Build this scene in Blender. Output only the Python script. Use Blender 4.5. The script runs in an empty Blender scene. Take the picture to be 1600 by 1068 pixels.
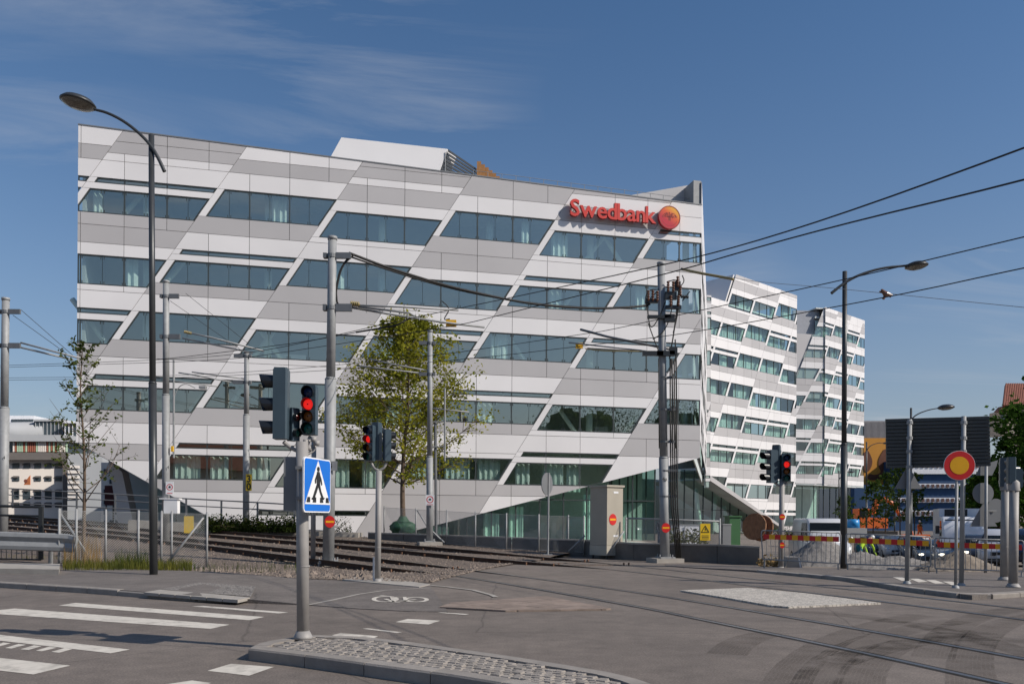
import bpy, math, random
from mathutils import Vector, Matrix
R=random.Random(7)
S=bpy.context.scene
C=S.collection
# ---------------------------------------------------------------- camera
FPX,CX,CY,ROLL,EYE=1300.,800.,811.,.007,1.65
cd=bpy.data.cameras.new('camera'); cam=bpy.data.objects.new('camera',cd); C.objects.link(cam)
cd.sensor_width=36; cd.lens=FPX/1600*36; cd.shift_y=(CY-534)/1600; cd.clip_start=.1; cd.clip_end=5000
cam.matrix_world=Matrix(((1,-ROLL,0,0),(0,0,-1,0),(ROLL,1,0,EYE),(0,0,0,1)))
S.camera=cam
# ---------------------------------------------------------------- sky and sun
SUN_EL=math.radians(36.6); SUN_AZ=math.radians(110.1)      # azimuth clockwise from +Y
w=bpy.data.worlds.new('World'); S.world=w; w.use_nodes=True
nt=w.node_tree; nt.nodes.clear()
def N(nt,t,**k):
    n=nt.nodes.new(t)
    for a,b in k.items(): setattr(n,a,b)
    return n
out=N(nt,'ShaderNodeOutputWorld'); bg=N(nt,'ShaderNodeBackground'); bg.inputs[1].default_value=.083
sky=N(nt,'ShaderNodeTexSky',sky_type='NISHITA',sun_disc=False)
sky.sun_elevation=SUN_EL; sky.sun_rotation=SUN_AZ; sky.air_density=1.0; sky.dust_density=.6; sky.ozone_density=3.0; sky.altitude=50
CL=(-60,7.3,1.4,5,2)   # turn and offsets of the thin cloud pattern
tc=N(nt,'ShaderNodeTexCoord')
sep=N(nt,'ShaderNodeSeparateXYZ'); nt.links.new(tc.outputs['Generated'],sep.inputs[0])
def mth(nt,op,a,b=None,c=None):
    n=N(nt,'ShaderNodeMath',operation=op)
    for i,v in enumerate((a,b,c)):
        if v is None: continue
        if isinstance(v,(int,float)): n.inputs[i].default_value=v
        else: nt.links.new(v,n.inputs[i])
    return n.outputs[0]
# high thin cloud: noise on a plane far overhead (direction divided by its height), everywhere in the sky
zz=mth(nt,'MAXIMUM',sep.outputs[2],.02); zz=mth(nt,'ADD',zz,.12)
dx=mth(nt,'DIVIDE',sep.outputs[0],zz); dy=mth(nt,'DIVIDE',sep.outputs[1],zz)
cmb=N(nt,'ShaderNodeCombineXYZ'); nt.links.new(dx,cmb.inputs[0]); nt.links.new(dy,cmb.inputs[1])
mp=N(nt,'ShaderNodeMapping'); mp.inputs['Rotation'].default_value=(0,0,math.radians(CL[0])); mp.inputs['Scale'].default_value=(.8,2.4,1); mp.inputs['Location'].default_value=(CL[1],CL[2],0)
nt.links.new(cmb.outputs[0],mp.inputs[0])
n1=N(nt,'ShaderNodeTexNoise'); n1.inputs['Scale'].default_value=.9; n1.inputs['Detail'].default_value=9; n1.inputs['Roughness'].default_value=.62; n1.inputs['Distortion'].default_value=.9
n2=N(nt,'ShaderNodeTexNoise'); n2.inputs['Scale'].default_value=.7; n2.inputs['Detail'].default_value=3
nt.links.new(mp.outputs[0],n1.inputs['Vector']); mp2=N(nt,'ShaderNodeMapping'); mp2.inputs['Location'].default_value=(CL[3],CL[4],0); nt.links.new(cmb.outputs[0],mp2.inputs[0]); nt.links.new(mp2.outputs[0],n2.inputs['Vector'])
r1=N(nt,'ShaderNodeMapRange'); r1.inputs[1].default_value=.53; r1.inputs[2].default_value=.78; nt.links.new(n1.outputs[0],r1.inputs[0])
r2=N(nt,'ShaderNodeMapRange'); r2.inputs[1].default_value=.46; r2.inputs[2].default_value=.62; nt.links.new(n2.outputs[0],r2.inputs[0])
cf=mth(nt,'MULTIPLY',r1.outputs[0],r2.outputs[0]); cf=mth(nt,'MULTIPLY',cf,.7)
mx=N(nt,'ShaderNodeMixRGB'); mx.inputs[2].default_value=(5.2,5.4,5.8,1)
hsv=N(nt,'ShaderNodeHueSaturation'); hsv.inputs['Saturation'].default_value=1.22; nt.links.new(sky.outputs[0],hsv.inputs['Color'])
# low haze layer, the same all round the horizon
hz=mth(nt,'POWER',2.718,mth(nt,'MULTIPLY',mth(nt,'MAXIMUM',sep.outputs[2],0),-5.2)); hz=mth(nt,'MULTIPLY',hz,.95)
hm=N(nt,'ShaderNodeMixRGB'); hm.inputs[2].default_value=(3.35,3.5,3.95,1); nt.links.new(hz,hm.inputs[0]); nt.links.new(hsv.outputs[0],hm.inputs[1])
nt.links.new(cf,mx.inputs[0]); nt.links.new(hm.outputs[0],mx.inputs[1])
nt.links.new(mx.outputs[0],bg.inputs[0]); nt.links.new(bg.outputs[0],out.inputs[0])
ld=bpy.data.lights.new('sun','SUN'); ld.energy=3.6; ld.angle=math.radians(.5); ld.color=(1,.93,.84)
sun=bpy.data.objects.new('sun',ld); C.objects.link(sun)
sv=Vector((math.sin(SUN_AZ)*math.cos(SUN_EL),math.cos(SUN_AZ)*math.cos(SUN_EL),math.sin(SUN_EL)))
sun.rotation_euler=sv.to_track_quat('Z','Y').to_euler(); sun.location=(20,-10,40)
vs=S.view_settings; vs.view_transform='Standard'; vs.look='None'; vs.exposure=.3; vs.gamma=1; vs.use_curve_mapping=False
# ---------------------------------------------------------------- places: photograph point -> place in the world
def ray(px,py):
    xc=(px-CX)/FPX; yc=(CY-py)/FPX
    return Vector((xc-ROLL*yc,1,yc+ROLL*xc))
def P(px,py,d): return Vector((0,0,EYE))+ray(px,py)*d
def G(px,py,z=0.):
    r=ray(px,py); return Vector((0,0,EYE))+r*((z-EYE)/r.z)
def zt(x,y): return -1.134-.0213*x+.0357*y            # the track bed climbs gently to the left and away
def GT(px,py,off=0.):
    r=ray(px,py)
    t=(EYE-off+1.134)/(-.0213*r.x+.0357-r.z)
    p=Vector((0,0,EYE))+r*t
    if zt(p.x,p.y)<0 or t<0: return G(px,py,off)
    return p
def PXM(d): return d/FPX                              # metres per photograph pixel at depth d
# ---------------------------------------------------------------- mesh builder
class MB:
    def __init__(s): s.v=[];s.f=[];s.m=[];s.cm=0
    def add(s,vs,fs):
        o=len(s.v); s.v+= [tuple(v) for v in vs]
        for f in fs: s.f.append(tuple(i+o for i in f)); s.m.append(s.cm)
        return s
    def box(s,c,sz,rz=0,M=None):
        hx,hy,hz=sz[0]/2,sz[1]/2,sz[2]/2
        vs=[Vector((x,y,z)) for z in(-hz,hz) for y in(-hy,hy) for x in(-hx,hx)]
        if M is None: M=Matrix.Rotation(rz,3,'Z')
        vs=[M@v+Vector(c) for v in vs]
        return s.add(vs,[(0,2,3,1),(4,5,7,6),(0,1,5,4),(2,6,7,3),(0,4,6,2),(1,3,7,5)])
    def cyl(s,a,b,r0,r1=None,n=10,cap=True):
        return s.tube([a,b],[r0,r0 if r1 is None else r1],n,cap)
    def tube(s,pts,rs,n=8,cap=True):
        pts=[Vector(p) for p in pts]
        if not isinstance(rs,(list,tuple)): rs=[rs]*len(pts)
        vs=[];up=None
        for i,p in enumerate(pts):
            t=(pts[min(i+1,len(pts)-1)]-pts[max(i-1,0)])
            if t.length<1e-9: t=Vector((0,0,1))
            t.normalize()
            if up is None:
                up=Vector((0,0,1)) if abs(t.z)<.9 else Vector((1,0,0))
            a=t.cross(up); a.normalize(); b=a.cross(t); up=b
            for k in range(n):
                an=2*math.pi*k/n; vs.append(p+(a*math.cos(an)+b*math.sin(an))*rs[i])
        fs=[]
        for i in range(len(pts)-1):
            for k in range(n):
                k2=(k+1)%n; fs.append((i*n+k,i*n+k2,(i+1)*n+k2,(i+1)*n+k))
        if cap: fs.append(tuple(reversed(range(n)))); fs.append(tuple((len(pts)-1)*n+k for k in range(n)))
        return s.add(vs,fs)
    def prism(s,poly,vec):
        n=len(poly); a=[Vector(p) for p in poly]; b=[p+Vector(vec) for p in a]
        return s.add(a+b,[tuple(range(n)),tuple(n+i for i in reversed(range(n)))]+[(i,i+n,(i+1)%n+n,(i+1)%n) for i in range(n)])
    def face(s,pts): return s.add(pts,[tuple(range(len(pts)))])
    def lathe(s,c,prof,n=16,axis=None):
        # prof: (radius, height) pairs
        M=Matrix.Identity(3)
        if axis is not None: M=Vector((0,0,1)).rotation_difference(Vector(axis)).to_matrix()
        vs=[];fs=[]
        for r,h in prof:
            for k in range(n):
                an=2*math.pi*k/n; vs.append(M@Vector((r*math.cos(an),r*math.sin(an),h))+Vector(c))
        for i in range(len(prof)-1):
            for k in range(n):
                k2=(k+1)%n; fs.append((i*n+k,i*n+k2,(i+1)*n+k2,(i+1)*n+k))
        return s.add(vs,fs)
    def disc(s,c,nrm,r,th=.01,n=28,rx=None):
        M=Vector((0,0,1)).rotation_difference(Vector(nrm)).to_matrix()
        return s.prism([M@Vector((r*math.cos(2*math.pi*k/n),r*math.sin(2*math.pi*k/n),0))+Vector(c) for k in range(n)],Vector(nrm).normalized()*-th)
    def ell(s,c,r,n=12,m=8,M=None,jit=0):
        vs=[];fs=[]
        for i in range(m+1):
            th=math.pi*i/m
            for k in range(n):
                ph=2*math.pi*k/n; j=1+R.uniform(-jit,jit)
                v=Vector((r[0]*math.sin(th)*math.cos(ph)*j,r[1]*math.sin(th)*math.sin(ph)*j,r[2]*math.cos(th)*j))
                vs.append((M@v if M else v)+Vector(c))
        for i in range(m):
            for k in range(n):
                k2=(k+1)%n; fs.append((i*n+k,(i+1)*n+k,(i+1)*n+k2,i*n+k2))
        return s.add(vs,fs)
    def mesh(s,name,mats,smooth=False):
        me=bpy.data.meshes.new(name); me.from_pydata(s.v,[],s.f); me.update()
        if not isinstance(mats,(list,tuple)): mats=[mats]
        for m in mats: me.materials.append(m)
        if len(mats)>1: me.polygons.foreach_set('material_index',s.m)
        if smooth: me.polygons.foreach_set('use_smooth',[True]*len(me.polygons))
        return me
def obj(name,mb,mats,parent=None,smooth=False,world=True):
    me=mb.mesh(name,mats,smooth) if isinstance(mb,MB) else mb
    o=bpy.data.objects.new(name,me); C.objects.link(o)
    if parent is not None:
        o.parent=parent
        if world:
            q=parent; L=Vector((0,0,0))
            while q is not None: L=L+Vector(q.location); q=q.parent
            o.location=-L if parent.type=='EMPTY' or L.length>0 else (0,0,0)
    return o
def tag(o,label=None,cat=None,group=None,kind=None):
    if label: o['label']=label
    if cat: o['category']=cat
    if group: o['group']=group
    if kind: o['kind']=kind
    return o
def thing(name,loc,label,cat,group=None,rz=0):
    o=bpy.data.objects.new(name,None); C.objects.link(o); o.location=loc; o.rotation_euler=(0,0,rz); o.empty_display_size=.2
    return tag(o,label,cat,group)
def struct(name,mb,mats,smooth=False): return tag(obj(name,mb,mats,None,smooth),kind='structure')
def copy_tree(o,parent=None):
    c=o.copy(); C.objects.link(c)
    if parent is not None: c.parent=parent
    for ch in list(o.children): copy_tree(ch,c)
    return c
# ---------------------------------------------------------------- materials
def M(name,col,rough=.6,metal=0,var=.08,scale=2.,bump=0,bscale=60,rnd=.0,spec=.5,detail=4,stain=0,stcol=(.12,.1,.08),stscale=.6):
    m=bpy.data.materials.new(name); m.use_nodes=True; t=m.node_tree; b=t.nodes['Principled BSDF']
    b.inputs['Roughness'].default_value=rough; b.inputs['Metallic'].default_value=metal; b.inputs['Specular IOR Level'].default_value=spec
    co=N(t,'ShaderNodeTexCoord'); ns=N(t,'ShaderNodeTexNoise'); ns.inputs['Scale'].default_value=scale; ns.inputs['Detail'].default_value=detail
    t.links.new(co.outputs['Object'],ns.inputs['Vector'])
    a=N(t,'ShaderNodeMapRange'); a.inputs[1].default_value=.25; a.inputs[2].default_value=.75; a.inputs[3].default_value=1-var; a.inputs[4].default_value=1+var
    t.links.new(ns.outputs[0],a.inputs[0]); f=a.outputs[0]
    if rnd:
        oi=N(t,'ShaderNodeObjectInfo'); k=mth(t,'MULTIPLY_ADD',oi.outputs['Random'],2*rnd,1-rnd); f=mth(t,'MULTIPLY',f,k)
    mu=N(t,'ShaderNodeVectorMath',operation='SCALE'); mu.inputs[0].default_value=col[:3]; t.links.new(f,mu.inputs['Scale'])
    res=mu.outputs[0]
    if stain:
        s2=N(t,'ShaderNodeTexNoise'); s2.inputs['Scale'].default_value=stscale; s2.inputs['Detail'].default_value=7; s2.inputs['Roughness'].default_value=.65
        t.links.new(co.outputs['Object'],s2.inputs['Vector'])
        rr=N(t,'ShaderNodeMapRange'); rr.inputs[1].default_value=.5; rr.inputs[2].default_value=.75; rr.inputs[4].default_value=stain
        t.links.new(s2.outputs[0],rr.inputs[0])
        mm=N(t,'ShaderNodeMixRGB'); mm.inputs[2].default_value=(*stcol,1); t.links.new(rr.outputs[0],mm.inputs[0]); t.links.new(res,mm.inputs[1]); res=mm.outputs[0]
    t.links.new(res,b.inputs['Base Color'])
    if bump:
        bn=N(t,'ShaderNodeTexNoise'); bn.inputs['Scale'].default_value=bscale; bn.inputs['Detail'].default_value=3
        t.links.new(co.outputs['Object'],bn.inputs['Vector'])
        bp=N(t,'ShaderNodeBump'); bp.inputs['Strength'].default_value=bump; bp.inputs['Distance'].default_value=.02
        t.links.new(bn.outputs[0],bp.inputs['Height']); t.links.new(bp.outputs[0],b.inputs['Normal'])
    return m
def glass(name,tint,refl,rcol=(.9,.95,1)):
    m=bpy.data.materials.new(name); m.use_nodes=True; t=m.node_tree; t.nodes.clear()
    o=N(t,'ShaderNodeOutputMaterial'); tr=N(t,'ShaderNodeBsdfTransparent'); tr.inputs[0].default_value=(*tint,1)
    gl=N(t,'ShaderNodeBsdfGlossy'); gl.inputs['Roughness'].default_value=.0; gl.inputs[0].default_value=(*rcol,1)
    ge=N(t,'ShaderNodeNewGeometry'); dp=N(t,'ShaderNodeVectorMath',operation='DOT_PRODUCT')   # Schlick, the same from both sides of the thin pane
    t.links.new(ge.outputs['Incoming'],dp.inputs[0]); t.links.new(ge.outputs['Normal'],dp.inputs[1])
    sch=mth(t,'POWER',mth(t,'SUBTRACT',1.,mth(t,'ABSOLUTE',dp.outputs['Value'])),5.); sch=mth(t,'MULTIPLY_ADD',sch,.94,.06)
    f=mth(t,'MULTIPLY_ADD',sch,1.-refl,refl)
    mi=N(t,'ShaderNodeMixShader'); t.links.new(f,mi.inputs[0]); t.links.new(tr.outputs[0],mi.inputs[1]); t.links.new(gl.outputs[0],mi.inputs[2])
    t.links.new(mi.outputs[0],o.inputs[0]); return m
def emit(name,col,s):
    m=bpy.data.materials.new(name); m.use_nodes=True; b=m.node_tree.nodes['Principled BSDF']
    b.inputs['Base Color'].default_value=(*col,1); b.inputs['Emission Color'].default_value=(*col,1); b.inputs['Emission Strength'].default_value=s; return m
def leafmat(name,col,trans=.35):
    m=bpy.data.materials.new(name); m.use_nodes=True; t=m.node_tree; t.nodes.clear()
    o=N(t,'ShaderNodeOutputMaterial'); df=N(t,'ShaderNodeBsdfDiffuse'); tl=N(t,'ShaderNodeBsdfTranslucent')
    co=N(t,'ShaderNodeTexCoord'); ns=N(t,'ShaderNodeTexNoise'); ns.inputs['Scale'].default_value=1.3; ns.inputs['Detail'].default_value=6
    t.links.new(co.outputs['Object'],ns.inputs['Vector'])
    rp=N(t,'ShaderNodeMixRGB'); rp.inputs[1].default_value=(col[0]*.6,col[1]*.68,col[2]*.7,1); rp.inputs[2].default_value=(col[0]*1.5,col[1]*1.3,col[2]*1.1,1)
    rr=N(t,'ShaderNodeMapRange'); rr.inputs[1].default_value=.35; rr.inputs[2].default_value=.65; t.links.new(ns.outputs[0],rr.inputs[0]); t.links.new(rr.outputs[0],rp.inputs[0])
    t.links.new(rp.outputs[0],df.inputs[0]); t.links.new(rp.outputs[0],tl.inputs[0])
    mi=N(t,'ShaderNodeMixShader'); mi.inputs[0].default_value=trans; t.links.new(df.outputs[0],mi.inputs[1]); t.links.new(tl.outputs[0],mi.inputs[2]); t.links.new(mi.outputs[0],o.inputs[0]); return m
K={}
K['white']=M('white_panel',(.76,.735,.725),.42,0,.04,.35,rnd=.035)
K['grey']=M('grey_panel',(.47,.45,.445),.42,0,.045,.35,rnd=.04)
K['joint']=M('joint',(.05,.05,.05),.9)
K['frame']=M('window_frame',(.055,.065,.065),.45,.3)
K['glass']=glass('window_glass',(.88,.97,.94),.33,(1,.98,.84))
K['glassg']=glass('ground_glass',(.68,.86,.78),.10)
K['glassd']=glass('far_glass',(.72,.86,.82),.10,(1,1,.97))
K['inter']=M('interior',(.5,.54,.53),.9,0,.15,.5)
K['slab']=M('interior_slab',(.66,.68,.66),.9)
K['column']=M('pale_column',(.62,.72,.66),.6)
K['curtain']=M('curtain',(.66,.78,.73),.9,0,.1,4)
K['galv']=M('galvanised',(.30,.305,.305),.62,.2,.14,6,stain=.25,stcol=(.2,.19,.18),stscale=3)
K['galvd']=M('dark_galvanised',(.17,.175,.18),.5,.4,.12,5)
K['postgrey']=M('signal_post',(.31,.295,.28),.6,.1,.1,5,stain=.2,stcol=(.22,.2,.18),stscale=4)
K['dark']=M('dark_metal',(.045,.048,.05),.42,.5,.1,4)
K['darkp']=M('dark_lamp_paint',(.055,.058,.06),.4,.3,.1,4)
K['black']=M('black_plastic',(.012,.014,.018),.35,0,.1,4)
K['housing']=M('signal_housing',(.045,.07,.09),.35,0,.1,3)
K['wire']=M('wire',(.03,.028,.026),.6,.3)
K['rust']=M('rusty_rail',(.075,.04,.024),.85,.1,.35,9,bump=.3)
K['steel']=M('rail_head',(.32,.30,.28),.35,.9,.1,6)
K['brownc']=M('rail_clip',(.2,.1,.055),.8,0,.3,8)
K['concrete']=M('concrete',(.36,.33,.29),.9,0,.15,3,bump=.3,stain=.3,stcol=(.2,.17,.14),stscale=2)
K['concd']=M('dark_concrete',(.15,.135,.12),.9,0,.2,2,bump=.3,stain=.4,stcol=(.09,.08,.07),stscale=1.5)
K['kerb']=M('kerb_stone',(.29,.26,.23),.9,0,.15,5,bump=.4,bscale=90,rnd=.08,stain=.35,stcol=(.16,.14,.12),stscale=3)
K['cobble']=M('cobble',(.27,.24,.21),.9,0,.2,9,bump=.5,bscale=70,rnd=.12)
K['grout']=M('grout',(.22,.19,.16),.95,0,.25,14,bump=.5)
K['paint']=M('road_paint',(.62,.57,.49),.8,0,.12,8,stain=.75,stcol=(.2,.175,.15),stscale=3.5)
K['brick']=M('paver',(.24,.185,.15),.9,0,.2,6,rnd=.15,bump=.3)
K['red']=M('sign_red',(.62,.02,.02),.4); K['yellow']=M('sign_yellow',(.85,.42,.01),.4); K['blue']=M('sign_blue',(.012,.16,.62),.35)
K['signw']=M('sign_white',(.8,.8,.8),.4); K['yel2']=M('plate_yellow',(.85,.55,.02),.45); K['signb']=M('sign_back',(.20,.205,.21),.55,.3)
K['bark']=M('bark',(.12,.085,.06),.95,0,.3,12,bump=.5); K['barkl']=M('young_bark',(.17,.12,.07),.95,0,.3,12)
K['cab']=M('cabinet',(.40,.36,.29),.55,0,.06,2,stain=.15,stcol=(.3,.26,.2)); K['cabs']=M('cabinet_base',(.46,.42,.34),.6)
K['wood']=M('wood',(.25,.12,.06),.8,0,.25,5); K['gravel']=M('gravel',(.21,.195,.18),.95,0,.35,14,bump=.8,bscale=30)
K['stone']=M('ballast_stone',(.20,.16,.13),.95,0,.4,2.2,rnd=.1)
K['tyre']=M('tyre',(.02,.02,.02),.8); K['carglass']=M('car_glass',(.02,.026,.03),.05,0,.05); K['chrome']=M('chrome',(.6,.6,.6),.2,1)
K['skin']=M('skin',(.55,.33,.24),.6); K['hair']=M('hair',(.05,.03,.02),.7)
# ================================================================ ground
def asphalt(name,base,warm=1.,marks=True):
    m=bpy.data.materials.new(name); m.use_nodes=True; t=m.node_tree; b=t.nodes['Principled BSDF']; b.inputs['Roughness'].default_value=.82
    co=N(t,'ShaderNodeTexCoord')
    def noi(sc,de=4,ro=.5):
        n=N(t,'ShaderNodeTexNoise'); n.inputs['Scale'].default_value=sc; n.inputs['Detail'].default_value=de; n.inputs['Roughness'].default_value=ro
        t.links.new(co.outputs['Object'],n.inputs['Vector']); return n.outputs[0]
    def mr(s,a,b_,c,d):
        r=N(t,'ShaderNodeMapRange'); r.inputs[1].default_value=a; r.inputs[2].default_value=b_; r.inputs[3].default_value=c; r.inputs[4].default_value=d; t.links.new(s,r.inputs[0]); return r.outputs[0]
    g=mr(noi(42,4,.75),.3,.7,.5,1.55); bl=mr(noi(.35,6,.6),.3,.7,.8,1.22); md=mr(noi(3,5,.65),.3,.7,.82,1.18)
    f=mth(t,'MULTIPLY',mth(t,'MULTIPLY',g,bl),md)
    # cracks: thin dark lines
    vo=N(t,'ShaderNodeTexVoronoi',feature='DISTANCE_TO_EDGE'); vo.inputs['Scale'].default_value=.16
    ad=N(t,'ShaderNodeMixRGB'); ad.inputs[0].default_value=.12; nn=N(t,'ShaderNodeTexNoise'); nn.inputs['Scale'].default_value=1.5; nn.inputs['Detail'].default_value=5
    t.links.new(co.outputs['Object'],nn.inputs['Vector']); t.links.new(co.outputs['Object'],ad.inputs[1]); t.links.new(nn.outputs['Color'],ad.inputs[2]); t.links.new(ad.outputs[0],vo.inputs['Vector'])
    ck=mr(vo.outputs['Distance'],0,.0035,.62,1); f=mth(t,'MULTIPLY',f,ck)
    mu=N(t,'ShaderNodeVectorMath',operation='SCALE'); mu.inputs[0].default_value=base; t.links.new(f,mu.inputs['Scale'])
    t.links.new(mu.outputs[0],b.inputs['Base Color'])
    bp=N(t,'ShaderNodeBump'); bp.inputs['Strength'].default_value=.5; bp.inputs['Distance'].default_value=.01; t.links.new(noi(90,2,.7),bp.inputs['Height']); t.links.new(bp.outputs[0],b.inputs['Normal'])
    return m
K['asphalt']=asphalt('asphalt',(.157,.13,.109)); K['asphs']=asphalt('footway_asphalt',(.145,.125,.11))
def setts(name,col,scale,dark=.35):
    m=bpy.data.materials.new(name); m.use_nodes=True; t=m.node_tree; b=t.nodes['Principled BSDF']; b.inputs['Roughness'].default_value=.9
    co=N(t,'ShaderNodeTexCoord'); vo=N(t,'ShaderNodeTexVoronoi',feature='DISTANCE_TO_EDGE'); vo.inputs['Scale'].default_value=scale; vo.inputs['Randomness'].default_value=.6
    vc=N(t,'ShaderNodeTexVoronoi'); vc.inputs['Scale'].default_value=scale; vc.inputs['Randomness'].default_value=.6
    for v in(vo,vc): t.links.new(co.outputs['Object'],v.inputs['Vector'])
    r=N(t,'ShaderNodeMapRange'); r.inputs[1].default_value=.02; r.inputs[2].default_value=.12; r.inputs[3].default_value=dark; t.links.new(vo.outputs['Distance'],r.inputs[0])
    hs=N(t,'ShaderNodeSeparateColor'); t.links.new(vc.outputs['Color'],hs.inputs[0])
    f=mth(t,'MULTIPLY',r.outputs[0],mth(t,'MULTIPLY_ADD',hs.outputs[0],.4,.8))
    mu=N(t,'ShaderNodeVectorMath',operation='SCALE'); mu.inputs[0].default_value=col; t.links.new(f,mu.inputs['Scale']); t.links.new(mu.outputs[0],b.inputs['Base Color'])
    bp=N(t,'ShaderNodeBump'); bp.inputs['Strength'].default_value=.8; bp.inputs['Distance'].default_value=.02; t.links.new(r.outputs[0],bp.inputs['Height']); t.links.new(bp.outputs[0],b.inputs['Normal'])
    return m
K['setts']=setts('pale_setts',(.52,.475,.415),11,.5); K['settsg']=setts('grey_setts',(.26,.235,.21),10)
K['dirt']=M('dirt',(.20,.165,.13),.95,0,.3,1.5,bump=.7,bscale=15,stain=.5,stcol=(.3,.28,.25),stscale=.8)
K['ballast']=M('ballast',(.13,.10,.08),.95,0,.45,9,bump=1,bscale=16)

def zg(x,y):   # the street on the right drops a little behind the site
    q=lambda v,a,b_:max(0,min(1,(v-a)/(b_-a)))**2*(3-2*max(0,min(1,(v-a)/(b_-a))))
    return -.75*q(y,31,46)*(1-q(y,64,86))*q(x,10.5,14.5)*(1-q(x,70,90))
def gridsheet(xs,ys,off):
    mb=MB(); n=len(xs)
    for y in ys:
        for x in xs: mb.v.append((x,y,zg(x,y)+off))
    for j in range(len(ys)-1):
        for i in range(n-1): a=j*n+i; mb.f.append((a,a+1,a+n+1,a+n)); mb.m.append(0)
    return mb
road=struct('road',gridsheet([-2500,-200,-50]+[6+i*1. for i in range(12)]+[20,25,30,40,50,60,70,75,80,85,90,200,2500],[-900,-100,0,20]+[30+i*1.5 for i in range(12)]+[48,52,56,60,64]+[66+2*i for i in range(12)]+[120,300,4000],0),K['asphalt'])
def lerp(a,b,t): return a+(b-a)*t
def ruled(A,B,n):
    mb=MB(); k=len(A)
    for i in range(n+1):
        for a,c in zip(A,B): mb.v.append(tuple(lerp(Vector(a),Vector(c),i/n)))
    for i in range(n):
        for j in range(k-1): mb.f.append((i*k+j,i*k+j+1,(i+1)*k+j+1,(i+1)*k+j)); mb.m.append(0)
    return mb
def resample(pts,step):
    pts=[Vector(p) for p in pts]; out=[pts[0]]; acc=0
    for a,c in zip(pts,pts[1:]):
        L=(c-a).length; t=step-acc
        while t<=L: out.append(a+(c-a)*(t/L)); t+=step
        acc=L-(t-step)
    return out
# left footway with its kerb
NE=[(-300,895),(0,917),(153,927),(306,939.4),(384,941.5),(480,945),(560,951),(640,955),(700,956)]
FE=[(-300,872),(0,888),(150,893),(330,899),(400,902),(480,905),(560,909),(610,911),(672,914)]
ZN=[.12,.12,.12,.12,.08,.014,.012,.012,.012]
A=[];B=[]
for (a,c,z) in zip(NE,FE,ZN):
    p=G(*a); p.z=z; A.append(p); q=G(*c); q.z=max(z,.012); B.append(q)
fm=ruled(A,B,4)
for a,c in zip(A,A[1:]): fm.face([Vector((a.x,a.y,-.02)),Vector((c.x,c.y,-.02)),c,a])
foot=struct('footway',fm,K['asphs'])
ks=resample([G(*p) for p in NE[:5]],1.0)
for i in range(len(ks)-1):
    a,c=ks[i],ks[i+1]; t=(c-a).normalized(); nn=Vector((-t.y,t.x,0))
    if nn.y<0: nn=-nn
    h=.128 if i<len(ks)-4 else .128-(i-len(ks)+5)*.022
    g=.008; a2=a+t*g; c2=c-t*g
    mb=MB(); mb.prism([a2,a2+Vector((0,0,h-.02)),a2+nn*.02+Vector((0,0,h)),a2+nn*.16+Vector((0,0,h)),a2+nn*.16],c2-a2)
    for k in range(len(mb.v)): mb.v[k]=(mb.v[k][0]-nn.x*.0,mb.v[k][1]-nn.y*.08,mb.v[k][2])
    obj('kerb_stone',mb,K['kerb'],foot)
def sheet(name,pxs,z,mat,parent=None,zf=None):
    pts=[]
    for p in pxs:
        q=G(p[0],p[1],z); pts.append(q)
    mb=MB(); mb.face(pts); return obj(name,mb,mat,parent)
# sett patch and pale slabs where the footway meets the crossing
def patch(name,pxs,z,th,mat,parent):
    pts=[G(p[0],p[1],z) for p in pxs]; mb=MB(); mb.prism(pts,(0,0,-th)); return obj(name,mb,mat,parent)
mb=MB(); mb.face([G(252,919.5,.126),G(312,909,.126),G(400,915.5,.09),G(392,931.5,.1)]); obj('sett_patch',mb,K['settsg'],foot)
for i in range(6):
    f=lambda t:(lerp(224,372,t),lerp(924.5,936.5,t)); g_=lambda t:(lerp(250,391,t),lerp(920.3,932.3,t))
    t0,t1=i/6+.004,(i+1)/6-.004
    za,zb_=lerp(.129,.105,t0),lerp(.129,.105,t1); mb=MB(); mb.prism([G(*f(t0),za),G(*f(t1),zb_),G(*g_(t1),zb_),G(*g_(t0),za)],(0,0,-.06)); obj('kerb_slab',mb,K['concrete'],foot)
# painted bands and dashes (each sheet 4 mm over the asphalt)
def paint(pxs,name='road_marking',z=.004,mat=None): return sheet(name,pxs,z,mat or K['paint'],road)
paint([(92,945),(118,941),(413,963),(390,968)])
paint([(300,946.5),(318,945.7),(451,955.8),(436,957.5)])
paint([(-40,956),(23,949.8),(359,975),(329,981.5)])
paint([(-60,990),(0,991),(203,1013.8),(173,1019.6),(0,1000),(-60,996)])
paint([(-40,1024),(0,1026.8),(109.6,1038.9),(52,1052.7),(-40,1042)])
paint([(324,1047),(360.7,1036),(428,1041),(389,1054.6)])
paint([(240,1071),(300,1062),(330,1066),(300,1078)])
paint([(618,971),(637,966),(688,968.8),(669.5,974.7)])
paint([(565.7,981.2),(575,980.8),(629,986.8),(620,988)])
paint([(518.5,991.7),(532,988),(591,993),(580.5,998)])
paint([(683.7,956.3),(690,955.8),(733,958.6),(727,959.8)],z=.008)
for i in range(5):    # remains of a worn band
    x=5+i*24; paint([(x,1003+i*2.1),(x+12,1004+i*2.3),(x-9+R.uniform(-3,3),1010+i*2.2),(x-21,1009.4+i*2)])
def ribbon(mb,pts,wd,z):
    pts=[Vector((p.x,p.y,z)) for p in pts]; L=[];Rr=[]
    for i,p in enumerate(pts):
        t=(pts[min(i+1,len(pts)-1)]-pts[max(0,i-1)]).normalized(); n=Vector((-t.y,t.x,0)); L.append(p+n*wd/2); Rr.append(p-n*wd/2)
    for i in range(len(pts)-1): mb.face([L[i],L[i+1],Rr[i+1],Rr[i]])
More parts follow.
